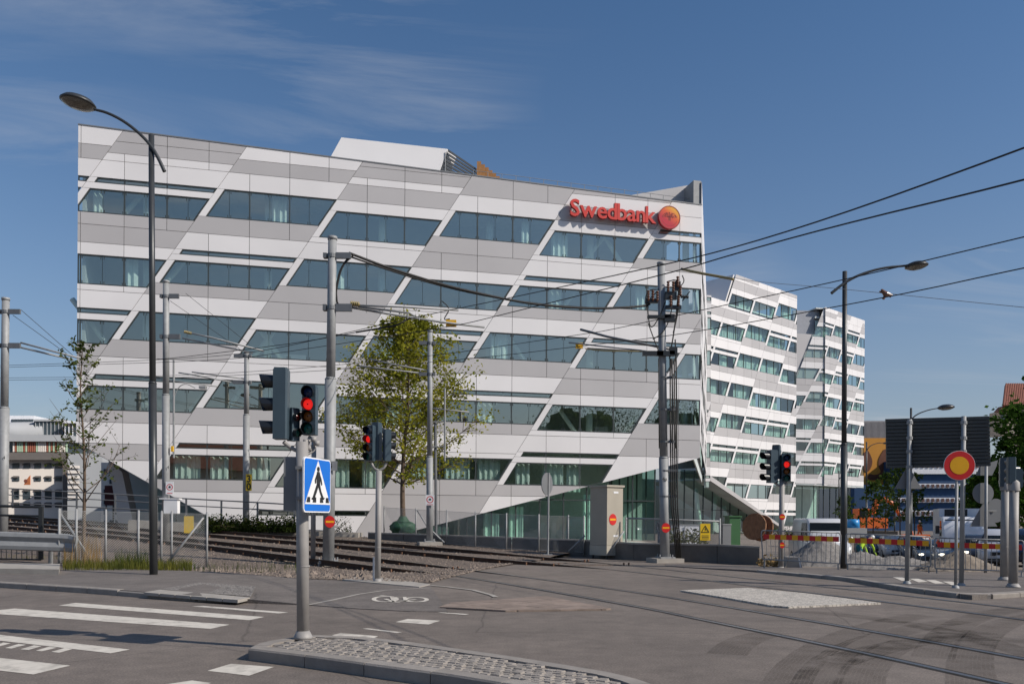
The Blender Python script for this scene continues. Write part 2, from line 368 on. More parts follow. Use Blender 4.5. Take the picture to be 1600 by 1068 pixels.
# bicycle symbol
mb=MB()
for cx_,cy_,rx,ry in((602,936.5,18,4.2),(650,937.3,17,3.6)):
    ribbon(mb,[G(cx_+rx*math.cos(a*math.pi/12),cy_+ry*math.sin(a*math.pi/12)) for a in range(25)],.09,.018)
for pp in ([(602,936.5),(616,941),(634,939),(650,937.3)],[(616,941),(612,933),(594,931)],[(612,934),(632,933.5),(634,939.5)],[(606,940.5),(624,942)]): ribbon(mb,[G(*p) for p in pp],.08,.022)
obj('bicycle_marking',mb,K['paint'],foot)
# pale seam lines and the block paved wedge
def clip(poly,a,b_,c):
    out=[]
    for i,p in enumerate(poly):
        q=poly[(i+1)%len(poly)]; dp=a*p[0]+b_*p[1]-c; dq=a*q[0]+b_*q[1]-c
        if dp<=0: out.append(p)
        if (dp<0<dq) or (dq<0<dp):
            t=dp/(dp-dq); out.append((p[0]+(q[0]-p[0])*t,p[1]+(q[1]-p[1])*t))
    return out
wedge=[G(*p) for p in((686.6,950),(703.4,943),(855,932.7),(959,953),(790,955.5))]
wp=[(p.x,p.y) for p in wedge]
dv=(wedge[2]-wedge[0]).normalized(); pn=Vector((-dv.y,dv.x)); n_=0
for iu in range(-2,16):
    for iv in range(-9,9):
        u0=iu*.62; v0=iv*.34
        q=wp
        for a,bb,c in((dv.x,dv.y,u0+.61),(-dv.x,-dv.y,-u0),(pn.x,pn.y,v0+.33),(-pn.x,-pn.y,-v0)):
            off=(wedge[0].x*a+wedge[0].y*bb)
            q=clip(q,a,bb,c+off)
            if len(q)<3: break
        if len(q)>=3:
            ar=abs(sum(q[i][0]*q[(i+1)%len(q)][1]-q[(i+1)%len(q)][0]*q[i][1] for i in range(len(q))))/2
            if ar<.01: continue
            mb=MB(); mb.prism([(x,y,.03+R.uniform(0,.004)) for x,y in q],(0,0,-.03)); obj('paver',mb,K['brick'],road)
mb=MB(); ribbon(mb,[G(*p) for p in((672,914.5),(700,917),(740,922),(768,929.5),(775,933))],.12,.014); ribbon(mb,[G(*p) for p in((480,946),(520,938),(560,929),(600,923),(672,919))],.1,.02)
obj('edge_line',mb,K['concrete'],road)
# low pale sett triangle in the junction
tri=tag(patch('sett_triangle',[(1063,921.5),(1168,917.5),(1260,926),(1376,941),(1232,947),(1205,945),(1130,932)],.035,.035,K['setts'],road))
# right footway
NR=[(1040,884),(1064,886),(1184,893.5),(1322,907),(1412,923),(1519,936.5),(1560,934),(1760,921)]
FR=[(1040,880),(1064,881.5),(1190,887),(1320,892),(1440,899),(1500,902),(1560,905),(1760,912)]
ZR=[.012,.03,.06,.09,.1,.1,.1,.1]
A=[];B=[]
for a,c,z in zip(NR,FR,ZR): p=G(*a); p.z=z; A.append(p); q=G(c[0],c[1]); q.z=z; B.append(q)
fm=ruled(A,B,3)
for a,c in zip(A,A[1:]): fm.face([Vector((a.x,a.y,-.02)),Vector((c.x,c.y,-.02)),c,a])
footr=struct('footway_right',fm,K['asphs'])
kr=resample([G(*p) for p in NR[2:]],1.0)
for i in range(len(kr)-1):
    a,c=kr[i],kr[i+1]; t=(c-a).normalized(); nn=Vector((-t.y,t.x,0))
    if nn.y<0: nn=-nn
    h=.075+min(i,3)*.01; g=.01; a2=a+t*g-nn*.06; c2=c-t*g-nn*.06
    mb=MB(); mb.prism([a2,a2+Vector((0,0,h-.02)),a2+nn*.02+Vector((0,0,h)),a2+nn*.25+Vector((0,0,h+.004)),a2+nn*.25],c2-a2); obj('kerb_stone',mb,K['kerb'],footr)
for i in range(4):
    x=1395+i*26; sheet('road_marking',[(x,901+i*2.2),(x+14,901+i*2.3),(x+30,906+i*2.3),(x+14,906.6+i*2.3)],.107,K['paint'],footr)
# loose ground of the building site
site=struct('site_ground',gridsheet([9.2+i*1. for i in range(14)]+[26,30,36,44],[29.2,30]+[31+i*1. for i in range(16)],.016),K['dirt'])
# plaza in front of the offices
mb=MB(); mb.face([Vector((0,42,.008)),Vector((10.4,37,.008)),Vector((10.4,75,.008)),Vector((0,64,.008))]); struct('plaza',mb,K['concrete'])
# foreground island with kerb stones and cobbles
IZ=.14
front=[(388,1012),(489,1024),(607.5,1040),(700,1052),(800,1068),(900,1086),(960,1098)]
back=[(1056,1098),(1043,1080),(1010,1063),(960,1050),(900,1040),(800,1024),(700,1010),(620,999),(560,993),(490,991),(430,998),(402,1004)]
loop=[G(p[0],p[1],IZ) for p in front+back]
ctr=sum(loop,Vector())/len(loop)
def inset(lp,d):
    out=[];n=len(lp)
    for i in range(n):
        t=(lp[(i+1)%n]-lp[i-1]).normalized(); nrm=Vector((-t.y,t.x,0))
        out.append(lp[i]+nrm*d)
    return out
ar=sum(loop[i].x*loop[(i+1)%len(loop)].y-loop[(i+1)%len(loop)].x*loop[i].y for i in range(len(loop)))
if ar<0: loop.reverse()
dense=resample(loop+[loop[0]],.22); 
if (dense[-1]-dense[0]).length<.1: dense.pop()
ins=inset(dense,.20)
isl=thing('traffic_island',(ctr.x,ctr.y,0),'cobbled traffic island with granite kerb under the pedestrian crossing sign','traffic island')
mb=MB(); mb.prism([Vector((p.x,p.y,IZ-.022)) for p in ins],(0,0,-(IZ-.022))); obj('island_bed',mb,K['grout'],isl)
i=0; n=len(dense)
while i<n:
    j=min(i+4,n); idx=[k%n for k in range(i,j+1)]
    o_=[dense[k] for k in idx]; q_=[ins[k] for k in idx]
    def sh(l,e):  # open a narrow joint at both ends
        l=[p.copy() for p in l]; l[0]=lerp(l[0],l[1],e); l[-1]=lerp(l[-1],l[-2],e); return l
    o_=sh(o_,.025); q_=sh(q_,.03)
    mb=MB(); m_=len(o_); top=[Vector((p.x,p.y,IZ)) for p in o_]; tin=[Vector((p.x,p.y,IZ+.002)) for p in q_]
    cham=[lerp(a,c,.08) for a,c in zip(top,tin)]
    vs=[Vector((p.x,p.y,0)) for p in o_]+[Vector((p.x,p.y,IZ-.02)) for p in o_]+cham+tin+[Vector((p.x,p.y,.02)) for p in q_]
    fs=[(r*m_+k,r*m_+k+1,(r+1)*m_+k+1,(r+1)*m_+k) for r in range(4) for k in range(m_-1)]
    fs+=[tuple(r*m_ for r in range(5)),tuple(r*m_+m_-1 for r in reversed(range(5)))]
    mb.add(vs,fs); obj('kerb_stone',mb,K['kerb'],isl); i=j
def inside(x,y,poly):
    c=False;n=len(poly)
    for i in range(n):
        a,b_=poly[i],poly[i-1]
        if (a.y>y)!=(b_.y>y) and x<(b_.x-a.x)*(y-a.y)/(b_.y-a.y)+a.x: c=not c
    return c
ins2=inset(dense,.235)
fd=(G(700,1052,IZ)-G(489,1024,IZ)).normalized(); fn=Vector((-fd.y,fd.x,0)); o0=G(388,1012,IZ)
cells=[]
for r in range(-4,40):
    for c in range(-6,80):
        p=o0+fd*(c*.118+(r%2)*.055+R.uniform(-.01,.01))+fn*(r*.105+R.uniform(-.006,.006))
        if inside(p.x,p.y,ins2): cells.append(p)
cells.sort(key=lambda p:p.length)
def cobble_mesh(mb,p,ax,ay,h):
    w,d=R.uniform(.053,.057),R.uniform(.046,.050); a=R.uniform(-.08,.08); ca,sa=math.cos(a),math.sin(a)
    X=ax*ca+ay*sa; Y=ay*ca-ax*sa; vs=[]
    for k,z,s in((0,IZ-.05,1),(1,h-.014,1),(2,h,.82)):
        for sx,sy in((-1,-1),(1,-1),(1,1),(-1,1)): vs.append(p+X*sx*w*s+Y*sy*d*s+Vector((0,0,z-p.z+(R.uniform(-.003,.003) if k==2 else 0))))
    mb.add(vs,[(4*r+k,4*r+(k+1)%4,4*r+4+(k+1)%4,4*r+4+k) for r in range(2) for k in range(4)]+[(8,9,10,11)])
rest=MB()
for i,p in enumerate(cells):
    h=IZ-.004+R.uniform(-.005,.007)
    if i<300: mb=MB(); cobble_mesh(mb,p,fd,fn,h); obj('cobble',mb,K['cobble'],isl)
    else: cobble_mesh(rest,p,fd,fn,h)
if rest.f: tag(obj('cobbles',rest,K['cobble'],isl),kind='stuff')
# rubber marks left by turning wheels: thin see-through dark film on the asphalt
mk=bpy.data.materials.new('rubber_film'); mk.use_nodes=True; t=mk.node_tree; t.nodes.clear()
o_=N(t,'ShaderNodeOutputMaterial'); df=N(t,'ShaderNodeBsdfDiffuse'); df.inputs[0].default_value=(.03,.027,.025,1); tr=N(t,'ShaderNodeBsdfTransparent'); mi=N(t,'ShaderNodeMixShader')
co=N(t,'ShaderNodeTexCoord'); nz=N(t,'ShaderNodeTexNoise'); nz.inputs['Scale'].default_value=3; nz.inputs['Detail'].default_value=8; t.links.new(co.outputs['Object'],nz.inputs['Vector'])
rg=N(t,'ShaderNodeMapRange'); rg.inputs[1].default_value=.3; rg.inputs[2].default_value=.65; rg.inputs[4].default_value=.24; t.links.new(nz.outputs[0],rg.inputs[0])
t.links.new(rg.outputs[0],mi.inputs[0]); t.links.new(tr.outputs[0],mi.inputs[1]); t.links.new(df.outputs[0],mi.inputs[2]); t.links.new(mi.outputs[0],o_.inputs[0])
def arc(c0,c1,c2,n=14):
    a,b_,c=[Vector(x).to_3d() for x in(c0,c1,c2)]; return [a*(1-t)**2+b_*2*t*(1-t)+c*t*t for t in[i/n for i in range(n+1)]]
q=0
for base in ([(1165,1024),(1180,998),(1228,992)],[(1262,1090),(1270,1000),(1460,962)],[(1310,1090),(1310,1000),(1520,972)],[(1380,1075),(1380,1000),(1560,990)],[(1560,1075),(1520,975),(1680,958)],[(1490,1030),(1500,960),(1640,950)],[(1180,955),(1400,958),(1640,1040)],[(1330,1040),(1480,985),(1640,1010)]):
    mb=MB(); pts=arc(*[(G(*p).x,G(*p).y) for p in base])
    for k in range(11):
        off=k*.045; pp=[]
        for i,p in enumerate(pts):
            t_=(pts[min(i+1,len(pts)-1)]-pts[max(0,i-1)]).normalized(); pp.append(p+Vector((-t_.y,t_.x,0))*off)
        ribbon(mb,pp,.041,.0035+q*.0006)
    obj('tyre_mark',mb,mk,road); q+=1
# ---------------------------------------------------------------- track bed
near=[(-420,872),(0,887),(150,892.5),(330,898),(420,901),(480,904),(560,907),(610,909),(672,910),(700,897)]
far=[(-420,0),(0,0)]
A=[];B=[]
for i,(x,y) in enumerate(near):
    p=G(x,y); p.z=.0; A.append(p)
fx=[-60,-42,-34,-26,-20,-14,-8,-3,1.5,3.5]; fy=[41,44,46,47.5,48.5,47,45,43,41,40]
bed=MB(); n=26; k=len(A)
for i in range(n+1):
    t_=i/n
    for j in range(k):
        x=lerp(A[j].x,fx[j],t_); y=lerp(A[j].y,fy[j],t_); z=max(zt(x,y),0)+.006
        if i>0 and i<n: z+=R.uniform(0,.03)
        bed.v.append((x,y,z))
for i in range(n):
    for j in range(k-1): bed.f.append((i*k+j,i*k+j+1,(i+1)*k+j+1,(i+1)*k+j)); bed.m.append(0)
struct('track_bed',bed,K['ballast'])
RA=[(-160,808),(0,820),(150,833),(325.6,851.5),(583,883.8),(686.6,895),(800,913),(1000,947.6),(1100,968.4),(1330,1015),(1570,1068),(1800,1121)]
RB=[(-160,802),(0,813.5),(150,826),(325.6,843.4),(583,870.4),(745.6,891),(1000,925.5),(1100,941.7),(1350,983.5),(1600,1028.6),(1850,1076)]
RC=[(-160,797),(0,808),(150,818.5),(325.6,834),(583,855),(700,866),(930,886.5),(1000,894.2),(1300,929.5),(1600,967.5),(1900,1008)]
RD=[(-160,794),(0,804.5),(150,813.5),(325.6,827.5),(583,846.5),(700,855.5),(930,877.5),(1000,885),(1300,917.5),(1600,951),(1900,985)]
def smooth(pts,it=3):
    for _ in range(it):
        q=[pts[0]]
        for a,c in zip(pts,pts[1:]): q+=[a*.75+c*.25,a*.25+c*.75]
        q.append(pts[-1]); pts=q
    return pts
def railpath(px,lim):
    out=[]
    for x,y in px:
        h=.18 if x<lim-60 else .0
        p=GT(x,y,h)
        p.z=(max(zt(p.x,p.y),0)+.185) if x<lim-60 else .007
        out.append(p)
    return smooth(out,3)
def rail(pts,parent):
    prof=[(-.04,0),(-.04,-.045),(-.022,-.06),(-.022,-.15),(-.08,-.165),(-.08,-.185),(.08,-.185),(.08,-.165),(.022,-.15),(.022,-.06),(.04,-.045),(.04,0)]
    mb=MB(); m_=len(prof); vs=[]
    for i,p in enumerate(pts):
        t_=(pts[min(i+1,len(pts)-1)]-pts[max(0,i-1)]).normalized(); nn=Vector((-t_.y,t_.x,0))
        for u,v in prof: vs.append(p+nn*u+Vector((0,0,v)))
    mb.v=[tuple(v) for v in vs]
    for i in range(len(pts)-1):
        for k in range(m_):
            k2=(k+1)%m_; mb.f.append((i*m_+k,(i+1)*m_+k,(i+1)*m_+k2,i*m_+k2)); mb.m.append(1 if k==m_-1 else 0)
    mb.f.append(tuple(range(m_))); mb.m.append(0)
    return obj('rail',mb,[K['rust'],K['steel']],parent)
def nearest(pl,p): return min(pl,key=lambda q:(q-p).length)
K['groove']=M('rail_groove',(.025,.022,.02),.9)
tracks=[]
for (a,c,lim,lab) in((RA,RB,720,'rusty railway track running into the asphalt beside the traffic island'),(RC,RD,940,'rusty railway track beside the chain link fence in front of the offices')):
    pa,pc=railpath(a,lim),railpath(c,lim); o=pa[len(pa)//2]
    tr_=thing('railway_track',(o.x,o.y,0),lab,'railway track','tram tracks')
    rail(pa,tr_); rail(pc,tr_); tracks.append((pa,pc,tr_))
    for pl in(pa,pc):
        g_=MB(); flat=[p for p in pl if p.z<.05]
        for sgn in(-1,1):
            pp=[]
            for i,p in enumerate(flat):
                t_=(flat[min(i+1,len(flat)-1)]-flat[max(0,i-1)]).normalized(); pp.append(p+Vector((-t_.y,t_.x,0))*sgn*.068)
            ribbon(g_,pp,.06,.0052)
        obj('groove',g_,K['groove'],tr_)
    # sleepers and clips of the open track
    dn=resample([p for p in pa if p.z>.05],.62)
    clips=MB()
    for i,p in enumerate(dn):
        q=nearest(pc,p); v=(q-p); v.z=0
        if v.length<.5: continue
        v.normalize(); mid=(p+q)/2; ang=math.atan2(v.y,v.x); zz_=max(zt(mid.x,mid.y),0)
        if i%1==0 and p.y<60:
            mb=MB(); mb.box((0,0,0),(2.3,.24,.07),0); o=obj('sleeper',mb,K['ballast'],tr_,world=False); o.location=Vector((mid.x,mid.y,zz_-.012))-Vector(tr_.location); o.rotation_euler=(0,0,ang)
        for e in((p,q) if i%2 else ()):
            for s_ in(-1,1):
                c_=e+v*s_*.1; clips.box((c_.x,c_.y,zz_+.05),(.035,.07,.10),ang)
    tag(obj('rail_clips',clips,K['brownc'],tr_),kind='stuff')
# ballast stones and rough verge stones
st=MB()
def stone(mb,p,s):
    d=[Vector((R.uniform(.6,1),0,0)),Vector((0,R.uniform(.6,1),0)),Vector((-R.uniform(.6,1),0,0)),Vector((0,-R.uniform(.6,1),0))]
    a=R.uniform(0,6.28); M_=Matrix.Rotation(a,3,'Z')
    vs=[p+(M_@v)*s+Vector((0,0,R.uniform(-.2,.3)*s)) for v in d]+[p+Vector((R.uniform(-.3,.3)*s,R.uniform(-.3,.3)*s,R.uniform(.5,.9)*s))]
    mb.add(vs,[(0,1,4),(1,2,4),(2,3,4),(3,0,4)])
for _ in range(9000):
    t_=R.random()**1.3; j=R.uniform(2.2,8.6); j0=int(j); f=j-j0
    ax=lerp(A[j0].x,A[j0+1].x,f); ay=lerp(A[j0].y,A[j0+1].y,f); bx=lerp(fx[j0],fx[j0+1],f); by=lerp(fy[j0],fy[j0+1],f)
    x=lerp(ax,bx,t_); y=lerp(ay,by,t_)
    stone(st,Vector((x,y,max(zt(x,y),0)+.015)),R.uniform(.03,.07))
for _ in range(260):
    t_=R.uniform(.005,.1); j=R.uniform(3.0,6.6); j0=int(j); f=j-j0
    ax=lerp(A[j0].x,A[j0+1].x,f); ay=lerp(A[j0].y,A[j0+1].y,f); bx=lerp(fx[j0],fx[j0+1],f); by=lerp(fy[j0],fy[j0+1],f)
    x=lerp(ax,bx,t_); y=lerp(ay,by,t_); stone(st,Vector((x,y,max(zt(x,y),0)+.01)),R.uniform(.06,.2)*(1 if R.random()<.4 else .6))
tag(obj('ballast_stones',st,K['stone']),'grey and brown ballast stones between the rails and along the verge','ballast',kind='stuff')
# concrete pad under the signal pole beside the track
patch('concrete_pad',[(535,905),(560,898),(612,903),(672,912),(655,916),(600,911)],.03,.03,K['concrete'],foot)
# ================================================================ buildings
PAT={ # bands from a floor line down to the next: type, start, end (fraction of storey height)
 'A':[('W',0,.273),('s',.273,.352),('W',.352,.45),('w',.45,.816),('G',.816,1)],
 'B':[('G',0,.275),('W',.275,.46),('w',.46,.91),('W',.91,1)],
 'C':[('W',0,.277),('w',.277,.73),('G',.73,1)],
 'D':[('W',0,.31),('W',.31,.395),('w',.395,.75),('G',.75,1)],
 'E':[('W',0,.31),('G',.31,.55),('W',.55,1)],
 'F':[('G',0,1)], 'H':[('W',0,.275),('s',.275,.355),('W',.355,1)], 'I':[('W',0,.5),('G',.5,1)], 'J':[('G',0,.3),('W',.3,1)],
 'T1':[('G',0,.42),('G',.42,.77),('W',.77,1)], 'T2':[('W',0,.58),('G',.58,1)], 'T3':[('W',0,.08),('G',.08,1)], 'T4':[('G',0,.6),('W',.6,1)], 'T5':[('W',0,1)], 'T6':[('W',0,.46),('G',.46,1)]}
class Plane:
    def __init__(s,O,e):
        s.O=Vector((O[0],O[1],0)); s.e=Vector((e[0],e[1],0)).normalized(); s.n=Vector((s.e.y,-s.e.x,0))
    def pt(s,u,z,off=0): return s.O+s.e*u+s.n*off+Vector((0,0,z))
    def uz(s,px,py,off=0):
        r=ray(px,py); o=s.O+s.n*off; t=s.n.dot(o)/s.n.dot(r); p=Vector((0,0,EYE))+r*t
        return (p-o).dot(s.e),p.z
def facade(root,pl,zs,W,clips,dk,krange,pat,bay,gap=.014,detail=True,slope=.62,mats=None,bar=.42,cnt=None,halfpane=True,frame_w=.06,maxparts=300):
    """panels and windows of one face, laid out in slanting stripes"""
    uD=lambda k,z:dk(k)+slope*(z-zs[1])
    back=MB(); extra={'W':MB(),'G':MB()}; wins=[]; panels=[]
    def cl(poly):
        for c in clips:
            poly=clip(poly,*c)
            if len(poly)<3: return None
        ar=abs(sum(poly[i][0]*poly[(i+1)%len(poly)][1]-poly[(i+1)%len(poly)][0]*poly[i][1] for i in range(len(poly))))/2
        return poly if ar>.02 else None
    def quad(lf,rf,z1,z0): return [(lf(z1),z1),(rf(z1),z1),(rf(z0),z0),(lf(z0),z0)]
    def panel(ty,lf,rf,z1,z0,g=gap):
        p=cl(quad(lambda z:lf(z)+g,lambda z:rf(z)-g,z1-g,z0+g))
        if p: panels.append((ty,p))
        q=cl(quad(lf,rf,z1,z0))
        if q: back.face([pl.pt(u,z,-.045) for u,z in q])
    for k in krange:
        L=lambda z,k=k:uD(k,z); Rr=lambda z,k=k:uD(k+1,z)
        for i in range(len(zs)-1):
            code=pat(k,i)
            if not code: continue
            zt_,zb_=zs[i],zs[i+1]; h=zt_-zb_
            for ty,f0,f1 in PAT[code]:
                z1=zt_-f0*h; z0=zt_-f1*h
                if ty in 'WG':
                    js=[u for u in bay if u-L(z1)>.8 and u-L(z0)>.8 and Rr(z1)-u>.8 and Rr(z0)-u>.8]
                    ed=[L]+[(lambda z,u=u:u) for u in js]+[Rr]
                    for a,c in zip(ed,ed[1:]): panel(ty,a,c,z1,z0)
                else:
                    panel('W',L,lambda z:L(z)+bar,z1,z0,gap*.3)
                    lf=lambda z,L=L:L(z)+bar; rf=lambda z,Rr=Rr:Rr(z)-.05
                    p=cl(quad(lf,rf,z1,z0))
                    if not p: continue
                    js=[u for u in bay if min(u-lf(z1),u-lf(z0),rf(z1)-u,rf(z0)-u)>.35]
                    hs=[]
                    if ty=='w' and halfpane:
                        bw=bay[1]-bay[0]; hs=[u+bw/2 for u in [bay[0]-bw]+list(bay) if min(u+bw/2-lf(z1),u+bw/2-lf(z0),rf(z1)-u-bw/2,rf(z0)-u-bw/2)>.25]
                    wins.append((ty,lf,rf,z1,z0,js,hs,p))
    panels.sort(key=lambda t:-abs(sum(t[1][i][0]*t[1][(i+1)%len(t[1])][1]-t[1][(i+1)%len(t[1])][0]*t[1][i][1] for i in range(len(t[1])))))
    for n_,(ty,p) in enumerate(panels):
        mb=MB() if n_<maxparts else extra[ty]
        mb.prism([pl.pt(u,z,0) for u,z in p],pl.n*-.04)
        if n_<maxparts: obj('facade_panel',mb,K['white'] if ty=='W' else K['grey'],root)
    for ty,mb in extra.items():
        if mb.f: tag(obj('facade_panels',mb,K['white'] if ty=='W' else K['grey'],root),kind='stuff')
    if back.f: obj('wall_backing',back,K['joint'],root)
    for ty,lf,rf,z1,z0,js,hs,p in wins:
        fr=MB(); fw=frame_w
        n=len(p)
        cu=sum(q[0] for q in p)/n; cz=sum(q[1] for q in p)/n
        # frame round the opening: outer edge p, inner edge pulled in
        def pull(poly,d):
            out=[]; m_=len(poly)
            sg=1 if sum(poly[i][0]*poly[(i+1)%m_][1]-poly[(i+1)%m_][0]*poly[i][1] for i in range(m_))>0 else -1
            for i in range(m_):
                a,b_,c=poly[i-1],poly[i],poly[(i+1)%m_]
                d1=Vector((b_[0]-a[0],b_[1]-a[1])); d2=Vector((c[0]-b_[0],c[1]-b_[1]))
                if d1.length<1e-6 or d2.length<1e-6: out.append(b_); continue
                d1.normalize(); d2.normalize(); n1_=Vector((-d1.y,d1.x))*sg; n2_=Vector((-d2.y,d2.x))*sg
                bis=n1_+n2_; den=max(.35,1+n1_.dot(n2_)); v=bis*(d/den); out.append((b_[0]+v.x,b_[1]+v.y))
            return out
        q=pull(p,fw)
        for i in range(n):
            j=(i+1)%n
            fr.face([pl.pt(*p[i],-.03),pl.pt(*p[j],-.03),pl.pt(*q[j],-.03),pl.pt(*q[i],-.03)])
            fr.face([pl.pt(*q[i],-.03),pl.pt(*q[j],-.03),pl.pt(*q[j],-.12),pl.pt(*q[i],-.12)])
        for u in js:
            pp=clip(clip([(u-.04,z1),(u+.04,z1),(u+.04,z0),(u-.04,z0)],0,1,z1),0,-1,-z0)
            pp=cl(pp)
            if pp: fr.prism([pl.pt(a,b_,-.045) for a,b_ in pp],pl.n*-.08)
        if detail and ty=='w':
            for u in hs+js:
                for sx in(-.09,.09):
                    for zc in(z1-.13,z0+.13):
                        if lf(zc)+.2<u+sx<rf(zc)-.2 and all(c[0]*(u+sx)+c[1]*zc<c[2]-.05 for c in clips): fr.box(pl.pt(u+sx,zc,-.07),(.035,.05,.17),math.atan2(pl.e.y,pl.e.x))
        w_=obj('window' if ty=='w' else 'strip_window',fr,K['frame'],root)
        cuts=sorted(js+hs)
        es=[None]+cuts+[None]
        for a,c in zip(es,es[1:]):
            poly=q
            if a is not None: poly=clip(poly,-1,0,-(a+.012))
            if c is not None and len(poly)>2: poly=clip(poly,1,0,c-.012)
            if len(poly)<3: continue
            tu,tz=R.uniform(-.004,.004),R.uniform(-.004,.004)
            mb=MB(); mb.face([pl.pt(u,z,-.09+tu*(u-cu)*.5+tz*(z-cz)) for u,z in reversed(poly)]); obj('pane',mb,K['glass'] if detail else K['glassd'],w_)
    return wins
# ---- the main office building
D0=49.2
o_=P(121,400,D0); E1=(5520/1300.,1.); MF=Plane((o_.x,o_.y),E1)
ZL=[22.86,18.97,15.07,11.18,7.27,3.2,-.7]
base=MF.pt(20,0,-10)
main=thing('office_building',(base.x,base.y,0),'long white and grey office building with slanting bands of windows and red lettering','building')
cham_l=lambda u:6.05-.582*u
clips=[(-1,0,0),(1,0,40.03),(.0255,1,24.77)]
# left underside: z >= 6.05-.59u ; right underside: z >= .86+.258(u-19.92) ; ground
clips+=[(-.588,-1,-6.06),(.2585,-1,.2585*19.92-.86),(0,-1,-.25)]
TAB={0:['T2','A'],1:['T1','A','B','A','B'],2:['T2','C','A','C','A','E'],3:['T1','B','C','B','C','A','I'],4:['T3','C','B','A','B','B','H'],
     5:['T4','B','A','C','A','D','F'],6:['T5','A','C','A','B','A','I'],7:['T5','C','B','A','C','J','F'],8:['T5','A','A','B','A','F','F']}
TAB[7]=['T5','A','A','B','C','J','F']
zs=[24.9]+ZL
bays=[2.54+2.39*k for k in range(-3,20)]
wins=facade(main,MF,zs,40.03,clips,lambda k:1.3+7.18*(k-1),range(0,9),lambda k,i:(TAB[k][i] if i<len(TAB[k]) else None),bays)
# interior: slabs, back wall, columns, braces, curtains
mb=MB()
def slab(u0,u1,z,th=.35,d0=-.35,d1=-10):
    mb.prism([MF.pt(u0,z,d0),MF.pt(u1,z,d0),MF.pt(u1,z,d1),MF.pt(u0,z,d1)],(0,0,-th))
for z in ZL[:4]: slab(.3,39.7,z+.05)
slab(.6,39.4,ZL[4]+.05); slab(5.8,28.6,ZL[5]+.05); slab(.3,39.7,23.35,.3,-.3,-40)
obj('floor_slabs',mb,K['slab'],main)
mb=MB(); mb.prism([MF.pt(.4,7.3,-5),MF.pt(39.6,7.3,-5),MF.pt(39.6,23,-5),MF.pt(.4,23,-5)],MF.n*-.2); obj('partition_wall',mb,K['inter'],main)
mb=MB(); mb.prism([MF.pt(.2,-.0,-10),MF.pt(39.8,0,-10),MF.pt(39.8,7.2,-10),MF.pt(.2,7.2,-10)],MF.n*-.2); obj('rear_wall',mb,K['inter'],main)
mb=MB()
mb.prism([MF.pt(.15,6.3,-.4),MF.pt(.15,23,-.4),MF.pt(.15,23,-26),MF.pt(.15,6.3,-26)],MF.e*.2)
obj('core_wall',mb,K['inter'],main)
mb=MB()
for k in range(6):
    u=3.6+k*7.17
    for i in range(5):
        zb=ZL[i+1]+.05; zt2=(ZL[i]-.3)
        if zb<cham_l(u)+.3 or zb<.86+.2585*(u-19.92): continue
        mb.cyl(MF.pt(u,zb,-1.3),MF.pt(u,zt2,-1.3),.24,n=12)
obj('columns',mb,K['column'],main,True)
tag(main.children[-1],kind='stuff')
mb=MB()
for (u,i,s) in((1.5,0,1),(4,1,1),(9.5,2,1),(17.5,2,1),(12,2,-1),(7.5,3,1),(5.5,3,1),(31.5,0,1),(35,0,-1),(29.5,1,1),(24.5,2,1),(28.5,2,-1),(24,3,1),(31.5,3,-1),(34.5,3,1),(13,3,-1),(2,2,-1)):
    zb=ZL[i+1]+.1; zt2=ZL[i]-.3
    mb.cyl(MF.pt(u,zb,-1.25),MF.pt(u+s*2.6,zt2,-1.25),.16,n=8)
tag(obj('braces',mb,K['column'],main,True),kind='stuff')
def curtain(u0,u1,z0,z1,off,plane,root,mat='curtain'):
    c=MB(); n=max(6,int((u1-u0)/.11)); vs=[]
    for i in range(n+1):
        u=lerp(u0,u1,i/n); o=off+.07*math.sin(i*1.9)+R.uniform(-.02,.02)
        vs+= [plane.pt(u,z0,o),plane.pt(u,z1,o)]
    c.add(vs,[(2*i,2*i+2,2*i+3,2*i+1) for i in range(n)]); obj('curtain',c,K[mat],root)
for (ty,lf,rf,z1,z0,js,hs,p) in wins:
    if ty!='w': continue
    zm=(z1+z0)/2
    if zm<7.2:
        u=lf(zm)+.5
        while u<rf(zm)-.6:
            wd=R.uniform(.9,1.9)
            if u>.5 and u+wd<min(39.5,rf(zm)): curtain(u,u+wd,z0-.4,z1+.2,-.55,MF,main)
            u+=wd+R.uniform(.2,1.0)
    elif R.random()<.5:
        u=R.uniform(max(.6,lf(zm)),max(.7,rf(zm)-1.5)); 
        if u+1.2<39.4: curtain(u,u+R.uniform(.5,1.2),z0-.3,z1+.2,-.6,MF,main)
# furniture glimpsed in the lower floors
mb=MB()
for _ in range(26):
    i=R.choice([0,1,2,3,3]); u=R.uniform(2,38); mb.box(MF.pt(u,ZL[i+1]+.55,-R.uniform(1.6,4)),(R.uniform(.8,2),.7,R.uniform(.8,1.2)),math.atan2(MF.e.y,MF.e.x))
tag(obj('desks',mb,K['slab'],main),kind='stuff')
